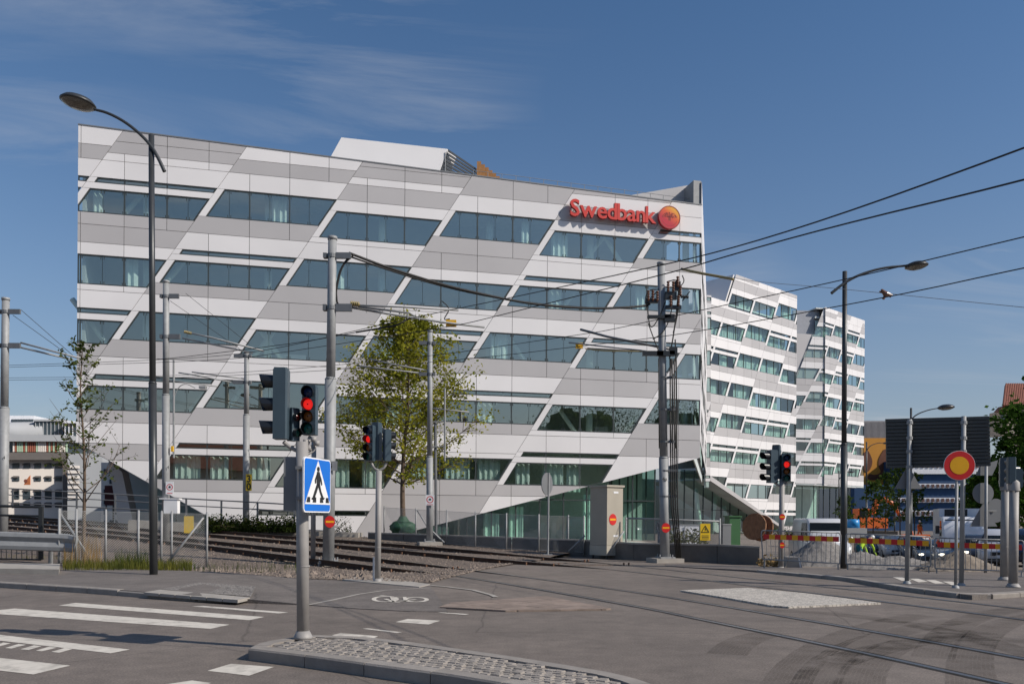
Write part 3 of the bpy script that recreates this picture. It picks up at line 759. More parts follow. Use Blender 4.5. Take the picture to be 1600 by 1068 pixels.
# ground floor glazing under the rising right corner
def glazing(root,pl,u0,u1,z0,ztop,off,step,transom=None,mat='glassg'):
    u=u0
    while u<u1-.1:
        v=min(u+step,u1)
        a,c=ztop(u),ztop(v)
        if max(a,c)>z0+.15:
            a=max(a,z0+.02)
            pts=[(u,z0),(v,z0),(v,c),(u,a)]
            g_=MB(); g_.face([pl.pt(x,z,off) for x,z in pts]); obj('glass_pane',g_,K[mat],root)
            fr=MB(); fr.box(pl.pt(v,(z0+c)/2,off+.02),(.07,.12,c-z0),math.atan2(pl.e.y,pl.e.x)); obj('glazing_bar',fr,K['frame'],root)
            if transom and min(a,c)>transom: fr=MB(); fr.box(pl.pt((u+v)/2,transom,off+.02),(v-u-.08,.1,.07),math.atan2(pl.e.y,pl.e.x)); obj('transom',fr,K['frame'],root)
        u=v
cr=lambda u:.86+.2585*(u-19.92)-.02
glazing(main,MF,16.9,36.9,.25,cr,-.4,1.66,3.0)
RP=Plane(tuple(MF.pt(36.9,0,-.4).xy),(-MF.n.x,-MF.n.y))
glazing(main,RP,0,9,.25,lambda u:5.2,0,1.8,3.0)
glazing(main,MF,3.9,8.6,.25,lambda u:6.0-.588*u,-.6,1.6)
for a in range(11):
    u=17.8+a*1.75
    if R.random()<.8: curtain(u,u+R.uniform(.9,1.5),.3,min(3.4,cr(u)-.05),-1.1,MF,main)
mb=MB(); mb.prism([MF.pt(14,.05,-.5),MF.pt(37,.05,-.5),MF.pt(37,.05,-10),MF.pt(14,.05,-10)],(0,0,-.04)); obj('ground_floor',mb,K['slab'],main)
# undersides
mb=MB(); c0,c1=MF.pt(16.6,.05,0),MF.pt(40.03,6.06,0)
mb.prism([MF.pt(36.9,5.24,-.03),MF.pt(40.0,6.04,-.03),MF.pt(40.0,6.04,-12),MF.pt(36.9,5.24,-12)],(0,0,.15)); obj('underside',mb,K['grey'],main)
mb=MB(); mb.prism([MF.pt(.05,6.0,-.05),MF.pt(10,.12,-.05),MF.pt(10,.12,-9),MF.pt(.05,6.0,-9)],(0,0,.12)); obj('underside',mb,K['grey'],main)
# leaning corner prop
mb=MB()
top=P(182,727,52); bot=P(205,812,52); mb.prism([top+Vector((-.5,0,.3)),top+Vector((.35,0,-.4)),bot+Vector((.3,0,-1.0)),bot+Vector((-.7,0,-1.0))],(0,.9,0)); obj('corner_prop',mb,K['grey'],main)
def mfp(px,py,off): u,z=MF.uz(px,py,off); return MF.pt(u,z,off)
# edge trim on the roof line and the roof edge railing
mb=MB(); mb.prism([MF.pt(-.02,24.78,.03),MF.pt(40.05,23.76,.03),MF.pt(40.05,23.83,.03),MF.pt(-.02,24.85,.03)],MF.n*-.5); obj('parapet_cap',mb,K['signb'],main)
mb=MB()
for i in range(17):
    u=23.9+i*.97
    z=24.86-.0255*u; mb.cyl(MF.pt(u,z-.2,-.8),MF.pt(u,z+.62,-.8),.02,n=5)
for h in(.3,.62): mb.cyl(MF.pt(23.9,24.86-.0255*23.9+h,-.8),MF.pt(39.5,24.86-.0255*39.5+h,-.8),.018,n=5)
obj('roof_railing',mb,K['galv'],main)
mb=MB(); mb.prism([MF.pt(34.2,23.2,-1.6),MF.pt(39.5,23.2,-1.6),mfp(1086,287.5,-1.6),mfp(985,305,-1.6)],MF.n*-.3); obj('roof_wall',mb,K['grey'],main)
mb=MB(); mb.prism([MF.pt(39.45,23.4,-.1),MF.pt(40.03,23.4,-.1),MF.pt(40.03,25.5,-.1),MF.pt(39.45,25.5,-.1)],MF.n*-6); obj('corner_fin',mb,K['galv'],main)
# roof house: white slanting front, louvred and timber end
mb=MB(); q=[mfp(514,250,-3),mfp(533.4,214.8,-3),mfp(698.8,232.8,-3),mfp(685,272,-3)]; mb.prism(q,Vector((.35,.9,0))*1.5); obj('roof_house',mb,K['white'],main)
mb=MB(); ee=Vector((.62,.785,0))
for k in range(9):
    t=k/8; a=lerp(q[2],q[3],t)+Vector((.05,0,-.05)); mb.prism([a,a+ee*4.6+Vector((0,0,-.5*(1-t))),a+ee*4.6+Vector((0,0,-.14-.5*(1-t))),a+Vector((0,0,-.14))],Vector((.05,-.03,0)))
obj('louvre',mb,K['dark'],main)
mb=MB()
for k in range(10):
    a=lerp(q[2],q[2]+ee*4.6,0)+ee*(2.6+k*.42); hh=1.15-.1*k; mb.box((a.x+.5,a.y,q[2].z-1.35+hh*.4-k*.02),(.3,.06,1.5+hh*.3),0)
obj('timber_cladding',mb,M('timber',(.42,.2,.07),.7,0,.2,4),main)
mb=MB(); mb.cyl(P(694,250,57.5)+Vector((.1,-.3,-1)),P(694,250,57.5)+Vector((.1,-.3,.4)),.03); obj('vent_pipe',mb,K['galv'],main)
# side face of the main building running back to the second one
SW=MF.pt(40.03,0,0); SE=P(1104,700,99.4); SP=Plane((SW.x,SW.y),(SE.x-SW.x,SE.y-SW.y)); LS=(Vector((SE.x,SE.y,0))-Vector((SW.x,SW.y,0))).length
facade(main,SP,[25.4]+ZL[:5],LS,[(-1,0,0),(1,0,LS-.05),(0,1,25.4),(0,-1,-6.1)],lambda k:-2+7.18*k,range(-3,8),lambda k,i:['T5','A','C','B','A','C'][(k*2+i)%6] if i else 'T5',[2.4*k for k in range(0,19)],detail=False,halfpane=False,maxparts=0)
mb=MB(); mb.prism([SP.pt(.2,6.2,-.5),SP.pt(LS,6.2,-.5),SP.pt(LS,23,-.5),SP.pt(.2,23,-.5)],SP.n*-.1); obj('side_inner_wall',mb,K['inter'],main)
# ---- lettering and emblem
sg=thing('sign_lettering',MF.pt(34,20.9,.1),'red Swedbank lettering fixed to the upper facade','sign')
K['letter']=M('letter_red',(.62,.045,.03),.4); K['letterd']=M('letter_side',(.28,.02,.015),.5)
def text_mesh(ch,size,ext,bold=0.):
    cu=bpy.data.curves.new('t','FONT'); cu.body=ch; cu.size=size; cu.extrude=ext; cu.offset=bold; cu.resolution_u=3; cu.bevel_depth=0
    o=bpy.data.objects.new('t',cu); C.objects.link(o); dg=bpy.context.evaluated_depsgraph_get(); me=bpy.data.meshes.new_from_object(o.evaluated_get(dg)); bpy.data.objects.remove(o); bpy.data.curves.remove(cu); return me
u0,_=MF.uz(890,325,.3); u1,_=MF.uz(1024,345,.3); zb=MF.uz(893,337.5,.3)[1]
ms=[text_mesh(c,1.58,.11,.026) for c in 'Swedbank']
wd=[(min(v.co.x for v in m.vertices),max(v.co.x for v in m.vertices)) for m in ms]
tot=sum(b_-a for a,b_ in wd); sp=((u1-u0)-tot)/7; u=u0
for m,(a,b_) in zip(ms,wd):
    for v in m.vertices:
        x,y,z=v.co; v.co=MF.pt(u+x-a,zb+y,.36+z)-Vector(sg.location)
    m.materials.clear(); m.materials.append(K['letter']); m.materials.append(K['letterd'])
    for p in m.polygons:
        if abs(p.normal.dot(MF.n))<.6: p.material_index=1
    obj('letter',m,None,sg,world=False); u+=b_-a+sp
mb=MB()
for k in range(9): mb.cyl(MF.pt(u0+.3+k*(u1-u0-.5)/8,zb+.4,.0),MF.pt(u0+.3+k*(u1-u0-.5)/8,zb+.4,.28),.025,n=5)
obj('fixing_pins',mb,K['galv'],sg)
em=thing('emblem_disc',mfp(1046.3,339.5,.1),'round orange and red emblem with a tree beside the lettering','sign')
ec=mfp(1046.3,339.5,.42); er=.80
mg=bpy.data.materials.new('emblem'); mg.use_nodes=True; t=mg.node_tree; bs=t.nodes['Principled BSDF']; bs.inputs['Roughness'].default_value=.4
ge=N(t,'ShaderNodeNewGeometry'); dt=N(t,'ShaderNodeVectorMath',operation='DOT_PRODUCT'); sb_=N(t,'ShaderNodeVectorMath',operation='SUBTRACT'); sb_.inputs[1].default_value=ec
t.links.new(ge.outputs['Position'],sb_.inputs[0]); t.links.new(sb_.outputs[0],dt.inputs[0]); dt.inputs[1].default_value=tuple(MF.e*.55+Vector((0,0,.83)))
rp=N(t,'ShaderNodeValToRGB'); rp.color_ramp.elements[0].color=(.52,.015,.035,1); rp.color_ramp.elements[0].position=.3; rp.color_ramp.elements[1].color=(.85,.42,.03,1); rp.color_ramp.elements[1].position=.95
e2=rp.color_ramp.elements.new(.62); e2.color=(.72,.1,.02,1)
mr_=N(t,'ShaderNodeMapRange'); mr_.inputs[1].default_value=-er; mr_.inputs[2].default_value=er; t.links.new(dt.outputs['Value'],mr_.inputs[0]); t.links.new(mr_.outputs[0],rp.inputs[0]); t.links.new(rp.outputs[0],bs.inputs['Base Color'])
mb=MB(); mb.disc(ec,MF.n,er,.22,40); obj('disc',mb,mg,em)
mb=MB()
for k in range(36):
    a0,a1=2*math.pi*k/36,2*math.pi*(k+1)/36
    pr=lambda a,r,o:ec+MF.e*math.cos(a)*r+Vector((0,0,math.sin(a)*r))+MF.n*o
    mb.face([pr(a0,er,.012),pr(a1,er,.012),pr(a1,er*.93,.012),pr(a0,er*.93,.012)])
obj('rim',mb,K['letterd'],em)
mb=MB()
for _ in range(150):
    a=R.uniform(0,math.pi); r=R.random()**.6; x=math.cos(a)*r*.55; y=math.sin(a)*r*.36-.02
    c=ec+MF.e*x*er/.8+Vector((0,0,y)); s=R.uniform(.018,.04); mb.face([c+MF.e*-s+MF.n*.006,c+Vector((0,0,-s))+MF.n*.006,c+MF.e*s+MF.n*.006,c+Vector((0,0,s))+MF.n*.006])
for x in(-.08,-.03,.03,.08): mb.face([ec+MF.e*(x*.5-.015)+Vector((0,0,.1))+MF.n*.006,ec+MF.e*(x*.5+.015)+Vector((0,0,.1))+MF.n*.006,ec+MF.e*(x+.02)+Vector((0,0,-.22))+MF.n*.006,ec+MF.e*(x-.02)+Vector((0,0,-.22))+MF.n*.006])
for k in range(14):
    a=math.pi*(1.15+.7*k/13); c=ec+MF.e*math.cos(a)*.58+Vector((0,0,math.sin(a)*.58)); mb.face([c+MF.e*-.03+MF.n*.006,c+Vector((0,0,-.03))+MF.n*.006,c+MF.e*.03+MF.n*.006,c+Vector((0,0,.03))+MF.n*.006])
obj('tree_motif',mb,K['letterd'],em)
# ---- second building (zig-zag neighbour)
E2=((2280-800)/1300.,1.)
b2o=P(1110.5,600,99.9); F2=Plane((b2o.x,b2o.y),E2)
off2=thing('office_building',F2.pt(9,0,-6),'narrower white and grey office wing behind the main building, with a tilted glazed base','building')
u_r=F2.uz(1244.5,600)[0]
Z2=[1.65+(813.3-729)*99.4/1300+3.9*k for k in range(6,-3,-1)]
uA,zA=F2.uz(1150,429); uB,zB=F2.uz(1137,471); s2=(uA-uB)/(zA-zB)
ztop2=32.25
zc=F2.uz(1112,467)[1]
uc0,zc0=F2.uz(1110,749); uc1,zc1=F2.uz(1225,826); sc=(zc1-zc0)/(uc1-uc0)
d2=lambda k:uA-(zA-Z2[0])*s2+5.2*k
p2=lambda k,i:(['T6' if k%2 else 'T4','T5'][k%2] if i==0 else ['A','C','B','C','A','B','C'][(i*2+k*3+ (i//2))%7]) 
cl2=[(-1,0,0),(1,0,u_r),(0,1,ztop2),(0,-1,-.2),(sc,-1,sc*uc0-zc0)]
zs2=[ztop2]+[z for z in Z2 if z<ztop2-.5]
b2=[1.75*k for k in range(0,16)]
facade(off2,F2,zs2,u_r,cl2,d2,range(0,7),p2,b2,detail=False,halfpane=False,slope=s2,bar=.35,frame_w=.05)
zcut=F2.uz(1125,468)[1]
zl=[z for z in Z2 if z<zcut-.3]
facade(off2,F2,[zcut]+zl,u_r,cl2,lambda k:d2(k)-s2*(zs2[1]-zl[0]),range(-5,0),lambda k,i:p2(k,i+len(zs2)-len(zl)-1) if i else 'T5',b2,detail=False,halfpane=False,slope=s2,bar=.35,frame_w=.05)
def innards(root,pl,u0,u1,zs,ztop,zb,depth=7,cur=True):
    mb=MB()
    for z in zs: mb.prism([pl.pt(u0+.2,z,-.5),pl.pt(u1-.2,z,-.5),pl.pt(u1-.2,z,-depth),pl.pt(u0+.2,z,-depth)],(0,0,-.3))
    mb.prism([pl.pt(u0+.1,zb,-depth),pl.pt(u1-.1,zb,-depth),pl.pt(u1-.1,ztop,-depth),pl.pt(u0+.1,ztop,-depth)],pl.n*-.2)
    mb.prism([pl.pt(u0+.1,ztop-.3,-.1),pl.pt(u1-.1,ztop-.3,-.1),pl.pt(u1-.1,ztop-.3,-depth),pl.pt(u0+.1,ztop-.3,-depth)],(0,0,.2))
    obj('floor_slabs',mb,K['slab'],root)
    if cur:
        for z in zs:
            u=u0+.4
            while u<u1-1.2:
                wd=R.uniform(.6,2.2)
                if R.random()<.72 and z+3.3<ztop: curtain(u,min(u+wd,u1-.3),z,z+3.2,-.75,pl,root)
                u+=wd+.1
innards(off2,F2,uA+.3,u_r,[z for z in Z2 if z>6],ztop2,zcut)
innards(off2,F2,0.1,u_r,[z for z in Z2 if 6<z<zcut],zcut,6.5)
# side returns, roof set-back wall, glazed base and props
mb=MB(); mb.prism([F2.pt(-2.0,zcut-1.2,-4.6),F2.pt(uA+1,zcut-1.2,-4.6),F2.pt(uA+1,ztop2-.1,-4.6),F2.pt(-2.0,ztop2-.6,-4.6)],F2.n*-.4); obj('setback_wall',mb,M('setback',(.3,.31,.34),.4),off2)
mb=MB(); mb.prism([F2.pt(uA-.25,zA,-.2),F2.pt(uA,zA,-.2),F2.pt(uB,zB,-.2),F2.pt(uB-.25,zB,-.2)],F2.n*-4.5); obj('slanting_return',mb,K['white'],off2)
fo=P(1103.5,600,99.0); FN=Plane((fo.x,fo.y),E1); un=FN.uz(1110.5,600)[0]
facade(off2,FN,[zcut]+[z for z in Z2 if z<zcut-.3],un,[(-1,0,0),(1,0,un),(0,1,zcut),(0,-1,-5.6)],lambda k:-1+5.2*k,range(-6,6),lambda k,i:['C','A','B'][(i+k)%3],[0.9],detail=False,halfpane=False,slope=.3,maxparts=60)
mb=MB(); mb.prism([FN.pt(.05,5.6,-.3),FN.pt(un,5.6,-.3),FN.pt(un,zcut-.2,-.3),FN.pt(.05,zcut-.2,-.3)],FN.n*-.2); obj('return_wall',mb,K['inter'],off2)
glazing(off2,F2,-4,uc1+1,.1,lambda u:max(.1,zc0+sc*(u-uc0)+1.2) if u>0 else zc0+1.2,-2.2,1.9,3.0,'glassg')
mb=MB()
for (a,c) in(((1108,762),(1116,838)),((1131,842),(1140,768)),((1152,790),(1160,843)),((1172,843),(1178,806)),((1205,842),(1212,826))):
    u0_,z0_=F2.uz(*a,-1); u1_,z1_=F2.uz(*c,-1); mb.cyl(F2.pt(u0_,z0_,-3),F2.pt(u1_,z1_,-3),.28,n=10)
tag(obj('props',mb,K['column'],off2,True),kind='stuff')
mb=MB(); mb.prism([F2.pt(0,zc0,-.1),F2.pt(uc1,zc1,-.1),F2.pt(uc1,zc1,-9),F2.pt(0,zc0,-9)],(0,0,.15)); mb.prism([F2.pt(-3,.0,-10),F2.pt(u_r,0,-10),F2.pt(u_r,7,-10),F2.pt(-3,7,-10)],F2.n*-.3); obj('underside',mb,K['inter'],off2)
mb=MB(); mb.prism([F2.pt(uc0-.1,zc0-.12,.05),F2.pt(uc1,zc1-.12,.05),F2.pt(uc1+.6,zc1,.05),F2.pt(uc0-.1,zc0+.5,.05)],F2.n*-.25); obj('edge_trim',mb,K['grey'],off2)
# ---- third building
d3=139.7; b3o=P(1289,600,d3); F3=Plane((b3o.x,b3o.y),E2); u3=F3.uz(1350.5,600)[0]
off3=thing('office_building',F3.pt(4,0,-8),'farthest white and grey office wing, standing beside the orange mural','building')
Z3=[1.65+(814.4-747.2)*d3/1300+3.9*k for k in range(7,-1,-1)]
zt3=37.65; zb3=F3.uz(1300,759)[1]
s3=.55; p3=lambda k,i:['T6','T4','T5'][k%3] if i==0 else ['A','C','B','A','B','C','A'][(i*3+k*2)%7]
facade(off3,F3,[zt3]+[z for z in Z3 if z<zt3-.3]+[zb3-2],u3,[(-1,0,0),(1,0,u3),(0,1,zt3),(0,-1,-zb3)],lambda k:-1+4.6*k,range(-4,9),p3,[1.6*k for k in range(0,14)],detail=False,halfpane=False,slope=s3,bar=.35,frame_w=.05)
innards(off3,F3,.1,u3,[z for z in Z3 if z>zb3],zt3,zb3)
f3l=P(1244,600,d3-1.0); F3L=Plane((f3l.x,f3l.y),E1); ul=F3L.uz(1289,600)[0]
a3,az=F3L.uz(1288,480); c3,cz=F3L.uz(1247,583); q3=(a3-c3)/(az-cz)
facade(off3,F3L,[zt3]+[z for z in Z3 if z<zt3-.3]+[zb3-2],ul,[(-1,0,0),(1,0,ul-.02),(0,1,zt3),(0,-1,-zb3),(-1,q3,q3*cz-c3)],lambda k:-.5+4.9*k,range(-4,5),lambda k,i:['T6','T5'][k%2] if i==0 else ['B','A','C'][(i+k*2)%3],[1.7*k for k in range(0,6)],detail=False,halfpane=False,slope=s3,bar=.35,frame_w=.05)
innards(off3,F3L,a3-1.6,ul,[z for z in Z3 if z>zb3],zt3,zb3,5); innards(off3,F3L,.2,ul,[z for z in Z3 if zb3<z<cz-1],cz-1,zb3,5)
zm_=F3L.uz(1260,521)[1]; mb=MB(); mb.prism([F3L.pt(0,cz-4,-.25),F3L.pt(ul-.5,cz-4,-.25),F3L.pt(ul-.5,zm_,-.25),F3L.pt(0,zm_,-.25)],F3L.n*-.3); obj('terrace_wall',mb,K['grey'],off3)
mb=MB(); mb.prism([F3L.pt(0,zm_,-1),F3L.pt(ul-.5,zm_,-1),F3L.pt(ul-.5,zt3-.4,-1),F3L.pt(0,zt3-.6,-1)],F3L.n*-.3); obj('setback_wall',mb,bpy.data.materials['setback'],off3)
glazing(off3,F3L,0,ul,.1,lambda u:zb3,-1.5,2.2,None,'glassg'); glazing(off3,F3,0,u3,.1,lambda u:zb3,-2.5,2.2,None,'glassg')
mb=MB(); mb.prism([F3L.pt(0,0,-9),F3L.pt(ul,0,-9),F3L.pt(ul,zb3,-9),F3L.pt(0,zb3,-9)],F3L.n*-.2); mb.prism([F3.pt(0,0,-9),F3.pt(u3,0,-9),F3.pt(u3,zb3,-9),F3.pt(0,zb3,-9)],F3.n*-.2)
mb.prism([F3L.pt(0,zb3+.05,0),F3L.pt(ul,zb3+.05,0),F3L.pt(ul,zb3+.05,-9),F3L.pt(0,zb3+.05,-9)],(0,0,.2)); mb.prism([F3.pt(0,zb3+.06,0),F3.pt(u3,zb3+.06,0),F3.pt(u3,zb3+.06,-9),F3.pt(0,zb3+.06,-9)],(0,0,.2)); obj('underside',mb,K['inter'],off3)
# ================================================================ street furniture
def proj(p): 
    x=p.x/p.y; z=(p.z-EYE)/p.y; return CX+FPX*(x+ROLL*z),CY-FPX*(z-ROLL*x)
def tdepth(tr_):
    tab=sorted([(proj((a+nearest(tr_[1],a))/2)[0],((a+nearest(tr_[1],a))/2).y) for a in tr_[0] if a.y>4])
    def f(px):
        if px<=tab[0][0]: return tab[0][1]
        for (x0,d0),(x1,d1) in zip(tab,tab[1:]):
            if px<=x1: return lerp(d0,d1,(px-x0)/max(1e-6,x1-x0))
        (x0,d0),(x1,d1)=tab[-2],tab[-1]; return max(3.,d1+(px-x1)*(d1-d0)/(x1-x0))
    return f
TD1,TD2=tdepth(tracks[0]),tdepth(tracks[1])
# ---- lamp posts
def lamp(base,top,arm,head,hw,d,label,r0=.10,r1=.075,tilt=0,col='darkp'):
    b0=Vector(base); t=thing('street_lamp',b0,label,'street lamp','street lamps')
    tp=P(top[0],top[1],d); m_=lerp(b0,tp,.42)
    mb=MB(); mb.tube([b0,m_],[r0,r0],14); mb.tube([m_,m_+Vector((0,0,.05))],[r0*1.06,r1*1.05],14); mb.tube([m_+Vector((0,0,.03)),tp],[r1,r1*.92],14); obj('pole',mb,K[col],t,True)
    mb=MB(); pts=smooth([P(x,y,d-.12) for x,y in arm],2); n=len(pts); mb.tube(pts,[lerp(r1*.62,r1*.42,i/(n-1)) for i in range(n)],10); obj('arm',mb,K[col],t,True)
    hc=P(head[0],head[1],d-.12); r=hw*PXM(d)/2
    ax=Vector((math.sin(tilt),0,math.cos(tilt)))
    mb=MB(); mb.lathe(hc,[(0.02,r*.36),(r*.45,r*.33),(r*.8,r*.2),(r,.0),(r*1.0,-.03),(r*.9,-.05)],22,ax); obj('lamp_head',mb,K[col],t,True)
    mb=MB(); mb.lathe(hc,[(r*.9,-.05),(r*.8,-r*.2),(r*.45,-r*.32),(.01,-r*.36)],22,ax); obj('lens',mb,K['lens'],t,True)
    return t
K['lens']=M('lamp_lens',(.16,.15,.13),.15,0,.3,9)
lamp(G(240,898,.1),(236.5,211),[(257,268),(249,250),(238,230),(220,210),(195,190),(168,176),(147,171)],(122,160),52,23.6,'tall dark street lamp beside the chain link fence corner, its arm reaching over the footway',.105,.085,.12)
lamp(G(1318,891),(1320,424),[(1299,458),(1310,449),(1322,440),(1345,428),(1380,418),(1416,415)],(1432,415),34,28.2,'tall dark street lamp behind the striped barriers',.11,.085,-.08)
lamp((P(1423,880,40).x,40,0),(1423.5,637),[(1424,655),(1432,647),(1450,640),(1468,637)],(1478,636),25,40,'dark street lamp rising behind the large sign board',.07,.055,-.05)
for (x,y,hx,hy,d,l) in((1354,690,1384,692,78,'slim far street lamp in front of the orange mural'),(1311,735,1330,737,95,'small far street lamp before the farthest office wing'),(1398,775,1412,745,110,'small far street lamp among the young trees')):
    lamp((P(x,800,d).x,d,0),(x,y),[(x,y+14),(x+5,y+6),(lerp(x,hx,.6),lerp(y,hy,.6)),(hx-4,hy)],(hx,hy),9,d,l,.09,.07)
# ---- overhead line masts
def mast(px,top,d,zb,label,r=.15,step=None,base=None,r2=.18):
    x=P(px[0],600,d).x; b0=Vector((x,d,zb)); t=thing('overhead_line_mast',b0,label,'mast','overhead line masts')
    tp=P(px[1],top,d); mb=MB()
    if step:
        sp_=lerp(b0,tp,(step-zb)/(tp.z-zb)); mb.tube([b0,sp_],[r2,r2],16); mb.tube([sp_,sp_+Vector((0,0,.06))],[r2*1.04,r*1.02],16); mb.tube([sp_,tp],[r,r*.93],16)
    else: mb.tube([b0,tp],[r2,r*.93],16)
    mb.tube([tp-Vector((0,0,.06)),tp+Vector((0,0,.05))],[r*1.05,r*1.05],16)
    obj('mast_pole',mb,K['galv'],t,True)
    if base:
        mb=MB(); mb.box((b0.x,b0.y,zb+.0),(base,base*.9,.34),.25); obj('concrete_base',mb,K['concrete'],t)
        mb=MB(); mb.box((b0.x,b0.y,zb+.2),(r2*3.2,r2*3.2,.05),.25)
        for sx in(-1,1):
            for sy in(-1,1): mb.cyl((b0.x+sx*r2*1.3,b0.y+sy*r2*1.3,zb+.2),(b0.x+sx*r2*1.3,b0.y+sy*r2*1.3,zb+.32),.025,n=6)
        obj('base_plate',mb,K['galv'],t)
    return t
def bracket(t,px,py,d,r,tox,w=.32,h=.22):
    c=P(px,py,d); s=1 if tox>0 else -1; mb=MB()
    mb.lathe(c+Vector((0,0,-.06)),[(r*1.12,0),(r*1.12,.12)],14); mb.box(c+Vector((s*(r+w/2),-.05,0)),(w,.1,h)); mb.box(c+Vector((-s*(r+.06),-.02,0)),(.12,.2,h*.8)); obj('bracket',mb,K['galvd'],t)
def armtube(t,pts,r=.032,mat='galv',name='cantilever_tube'):
    mb=MB(); mb.tube(pts,r,8); obj(name,mb,K[mat],t,True)
def insul(t,a,b,r=.06,mat='insul',n=5):
    mb=MB(); a,b=Vector(a),Vector(b)
    for k in range(n): c=lerp(a,b,k/n); e=lerp(a,b,(k+.5)/n); mb.tube([c,e],[r,r],8); mb.tube([e,lerp(a,b,(k+1)/n)],[r*.55,r*.55],8)
    obj('insulator',mb,K[mat],t,True)
K['insul']=M('insulator',(.32,.25,.1),.4); K['insuly']=M('insulator_yellow',(.8,.45,.02),.45)
wire_n=0
def wire(px,dep,label,r=.012,mat='wire',sag=0,it=2):
    pts=[P(x,y,dep(x) if callable(dep) else d_) for (x,y),d_ in zip(px,dep if isinstance(dep,(list,tuple)) else [0]*len(px))]
    pts=smooth(pts,it); mb=MB(); mb.tube(pts,r,6); return tag(obj('overhead_wire',mb,K[mat],None,True),label,'wire','overhead wires')
# mast by the traffic signals
d4=28.2
m4=mast((515,519.5),372,d4,0,'grey overhead line mast behind the crossing sign, carrying a black feeder cable',.155,step=6.35,r2=.195,base=.7)
bracket(m4,518.5,400,d4,.155,1,.5,.2); bracket(m4,518,481,d4,.155,1,.55,.25)
armtube(m4,[P(538,476,d4),P(640,480,d4+.6),P(716,484.5,d4+1.2)],.035); armtube(m4,[P(540,478.5,d4),P(600,489,d4+.4),P(690,503,d4+1),P(757,511,d4+1.4)],.04)
armtube(m4,[P(560,479,d4),P(640,489,d4+.7),P(652,497,d4+.8)],.035,'galvd')
insul(m4,P(548,474,d4),P(562,475.5,d4),.09)
for x in(573,594,610,624,637,655): 
    mb=MB(); y=480+(x-545)*.145; mb.cyl(P(x,y-4,d4+.6),P(x,y+4,d4+.6),.02,n=6); obj('clamp',mb,K['galv'],m4)
mb=MB(); c=P(705,505,d4+1.2); mb.box(c,(.36,.16,.22)); mb.box(c+Vector((0,-.09,0)),(.12,.02,.12)); obj('yellow_insulator',mb,K['insuly'],m4)
mb=MB(); mb.tube(smooth([P(690,470,d4+1.2),P(700,478,d4+1.2),P(702,485,d4+1.2),P(692,500,d4+1.2),P(703,498,d4+1.2)],2),.02,6); mb.tube([P(640,497,d4+.8),P(620,508,d4+.8),P(556,519,d4+.6)],.03,6); obj('jumper_wire',mb,K['wire'],m4,True)
mb=MB(); mb.tube(smooth([P(553,398,d4),P(535,414,d4),P(528,440,d4),P(524,465,d4),P(530,478,d4)],2),.028,7); mb.tube(smooth([P(546,400,d4),P(531,420,d4),P(525,450,d4),P(527,474,d4)],2),.028,7); obj('drop_cable',mb,K['wire'],m4,True)
mb=MB(); mb.box(P(519,728,d4)+Vector((.05,-.2,0)),(.33,.02,.32)); obj('number_plate',mb,K['galv'],m4)
K['ink']=M('ink',(.02,.02,.02),.6)
def textpart(root,ch,c,size,right,up,nrm,mat,name='lettering',ext=.003,bold=0):
    me=text_mesh(ch,size,ext,bold); xs=[v.co.x for v in me.vertices]; ys=[v.co.y for v in me.vertices]; mx,my=(min(xs)+max(xs))/2,(min(ys)+max(ys))/2
    for v in me.vertices: x,y,z=v.co; v.co=c+right*(x-mx)+up*(y-my)+nrm*z
    me.materials.clear(); me.materials.append(mat); return obj(name,me,None,root)
UP=Vector((0,0,1)); RX=Vector((1,0,0)); FY=Vector((0,-1,0))
textpart(m4,'4',P(518.5,728,d4)+Vector((.0,-.22,0)),.26,RX,UP,FY,K['ink'])
def noentry(root,c,nrm,r,ry=None):
    nrm=Vector(nrm).normalized(); rt=Vector((0,0,1)).cross(nrm).normalized(); mb=MB(); n=26
    poly=[c+rt*r*math.cos(2*math.pi*k/n)+UP*(ry or r)*math.sin(2*math.pi*k/n) for k in range(n)]; mb.prism(poly,nrm*-.006)
    o=obj('no_entry_sticker',mb,K['red'],root)
    mb=MB(); mb.prism([c+rt*-r*.78+UP*-r*.2+nrm*.004,c+rt*r*.78+UP*-r*.2+nrm*.004,c+rt*r*.78+UP*r*.2+nrm*.004,c+rt*-r*.78+UP*r*.2+nrm*.004],nrm*-.003); obj('yellow_bar',mb,K['yellow'],o)
noentry(m4,P(517.5,814.5,d4)+Vector((.0,-.21,0)),(.15,-1,0),.17,.20)
# other masts
m1=mast((6,9),467,36,zt(-21.5,36)-.1,'grey overhead line mast beyond the steel guard rail',.16,step=6.3,r2=.20)
bracket(m1,9,487,36,.16,1,.5,.2); bracket(m1,9,540,36,.16,1,.5,.22)
armtube(m1,[P(32,535,36),P(150,566,37)],.04); armtube(m1,[P(30,542,36),P(115,562,37)],.04); mb=MB(); mb.tube([P(33,484,36),P(115,556,37)],.012,5); mb.tube([P(20,492,36),P(112,558,37)],.012,5); obj('stay_wire',mb,K['wire'],m1)
textpart(m1,'4',P(11,715,36)+Vector((0,-.21,0)),.2,RX,UP,FY,K['ink'])
d2_=38.
m2=mast((261,259.5),440,d2_,zt(-15.7,38)-.2,'grey overhead line mast with a white camera sign near its foot',.145,step=7.2,r2=.165)
bracket(m2,260,463,d2_,.145,1,.45,.2); bracket(m2,260,526,d2_,.145,1,.5,.22)
armtube(m2,[P(288,518,d2_),P(330,527,d2_),P(412,548,d2_+.5)],.038); armtube(m2,[P(285,528,d2_),P(395,551,d2_+.5)],.038); insul(m2,P(288,518,d2_),P(300,521,d2_),.07)
mb=MB(); mb.tube([P(290,458,d2_),P(390,538,d2_+.5)],.01,5); mb.tube([P(266,470,d2_),P(375,545,d2_+.5)],.01,5); obj('stay_wire',mb,K['wire'],m2)
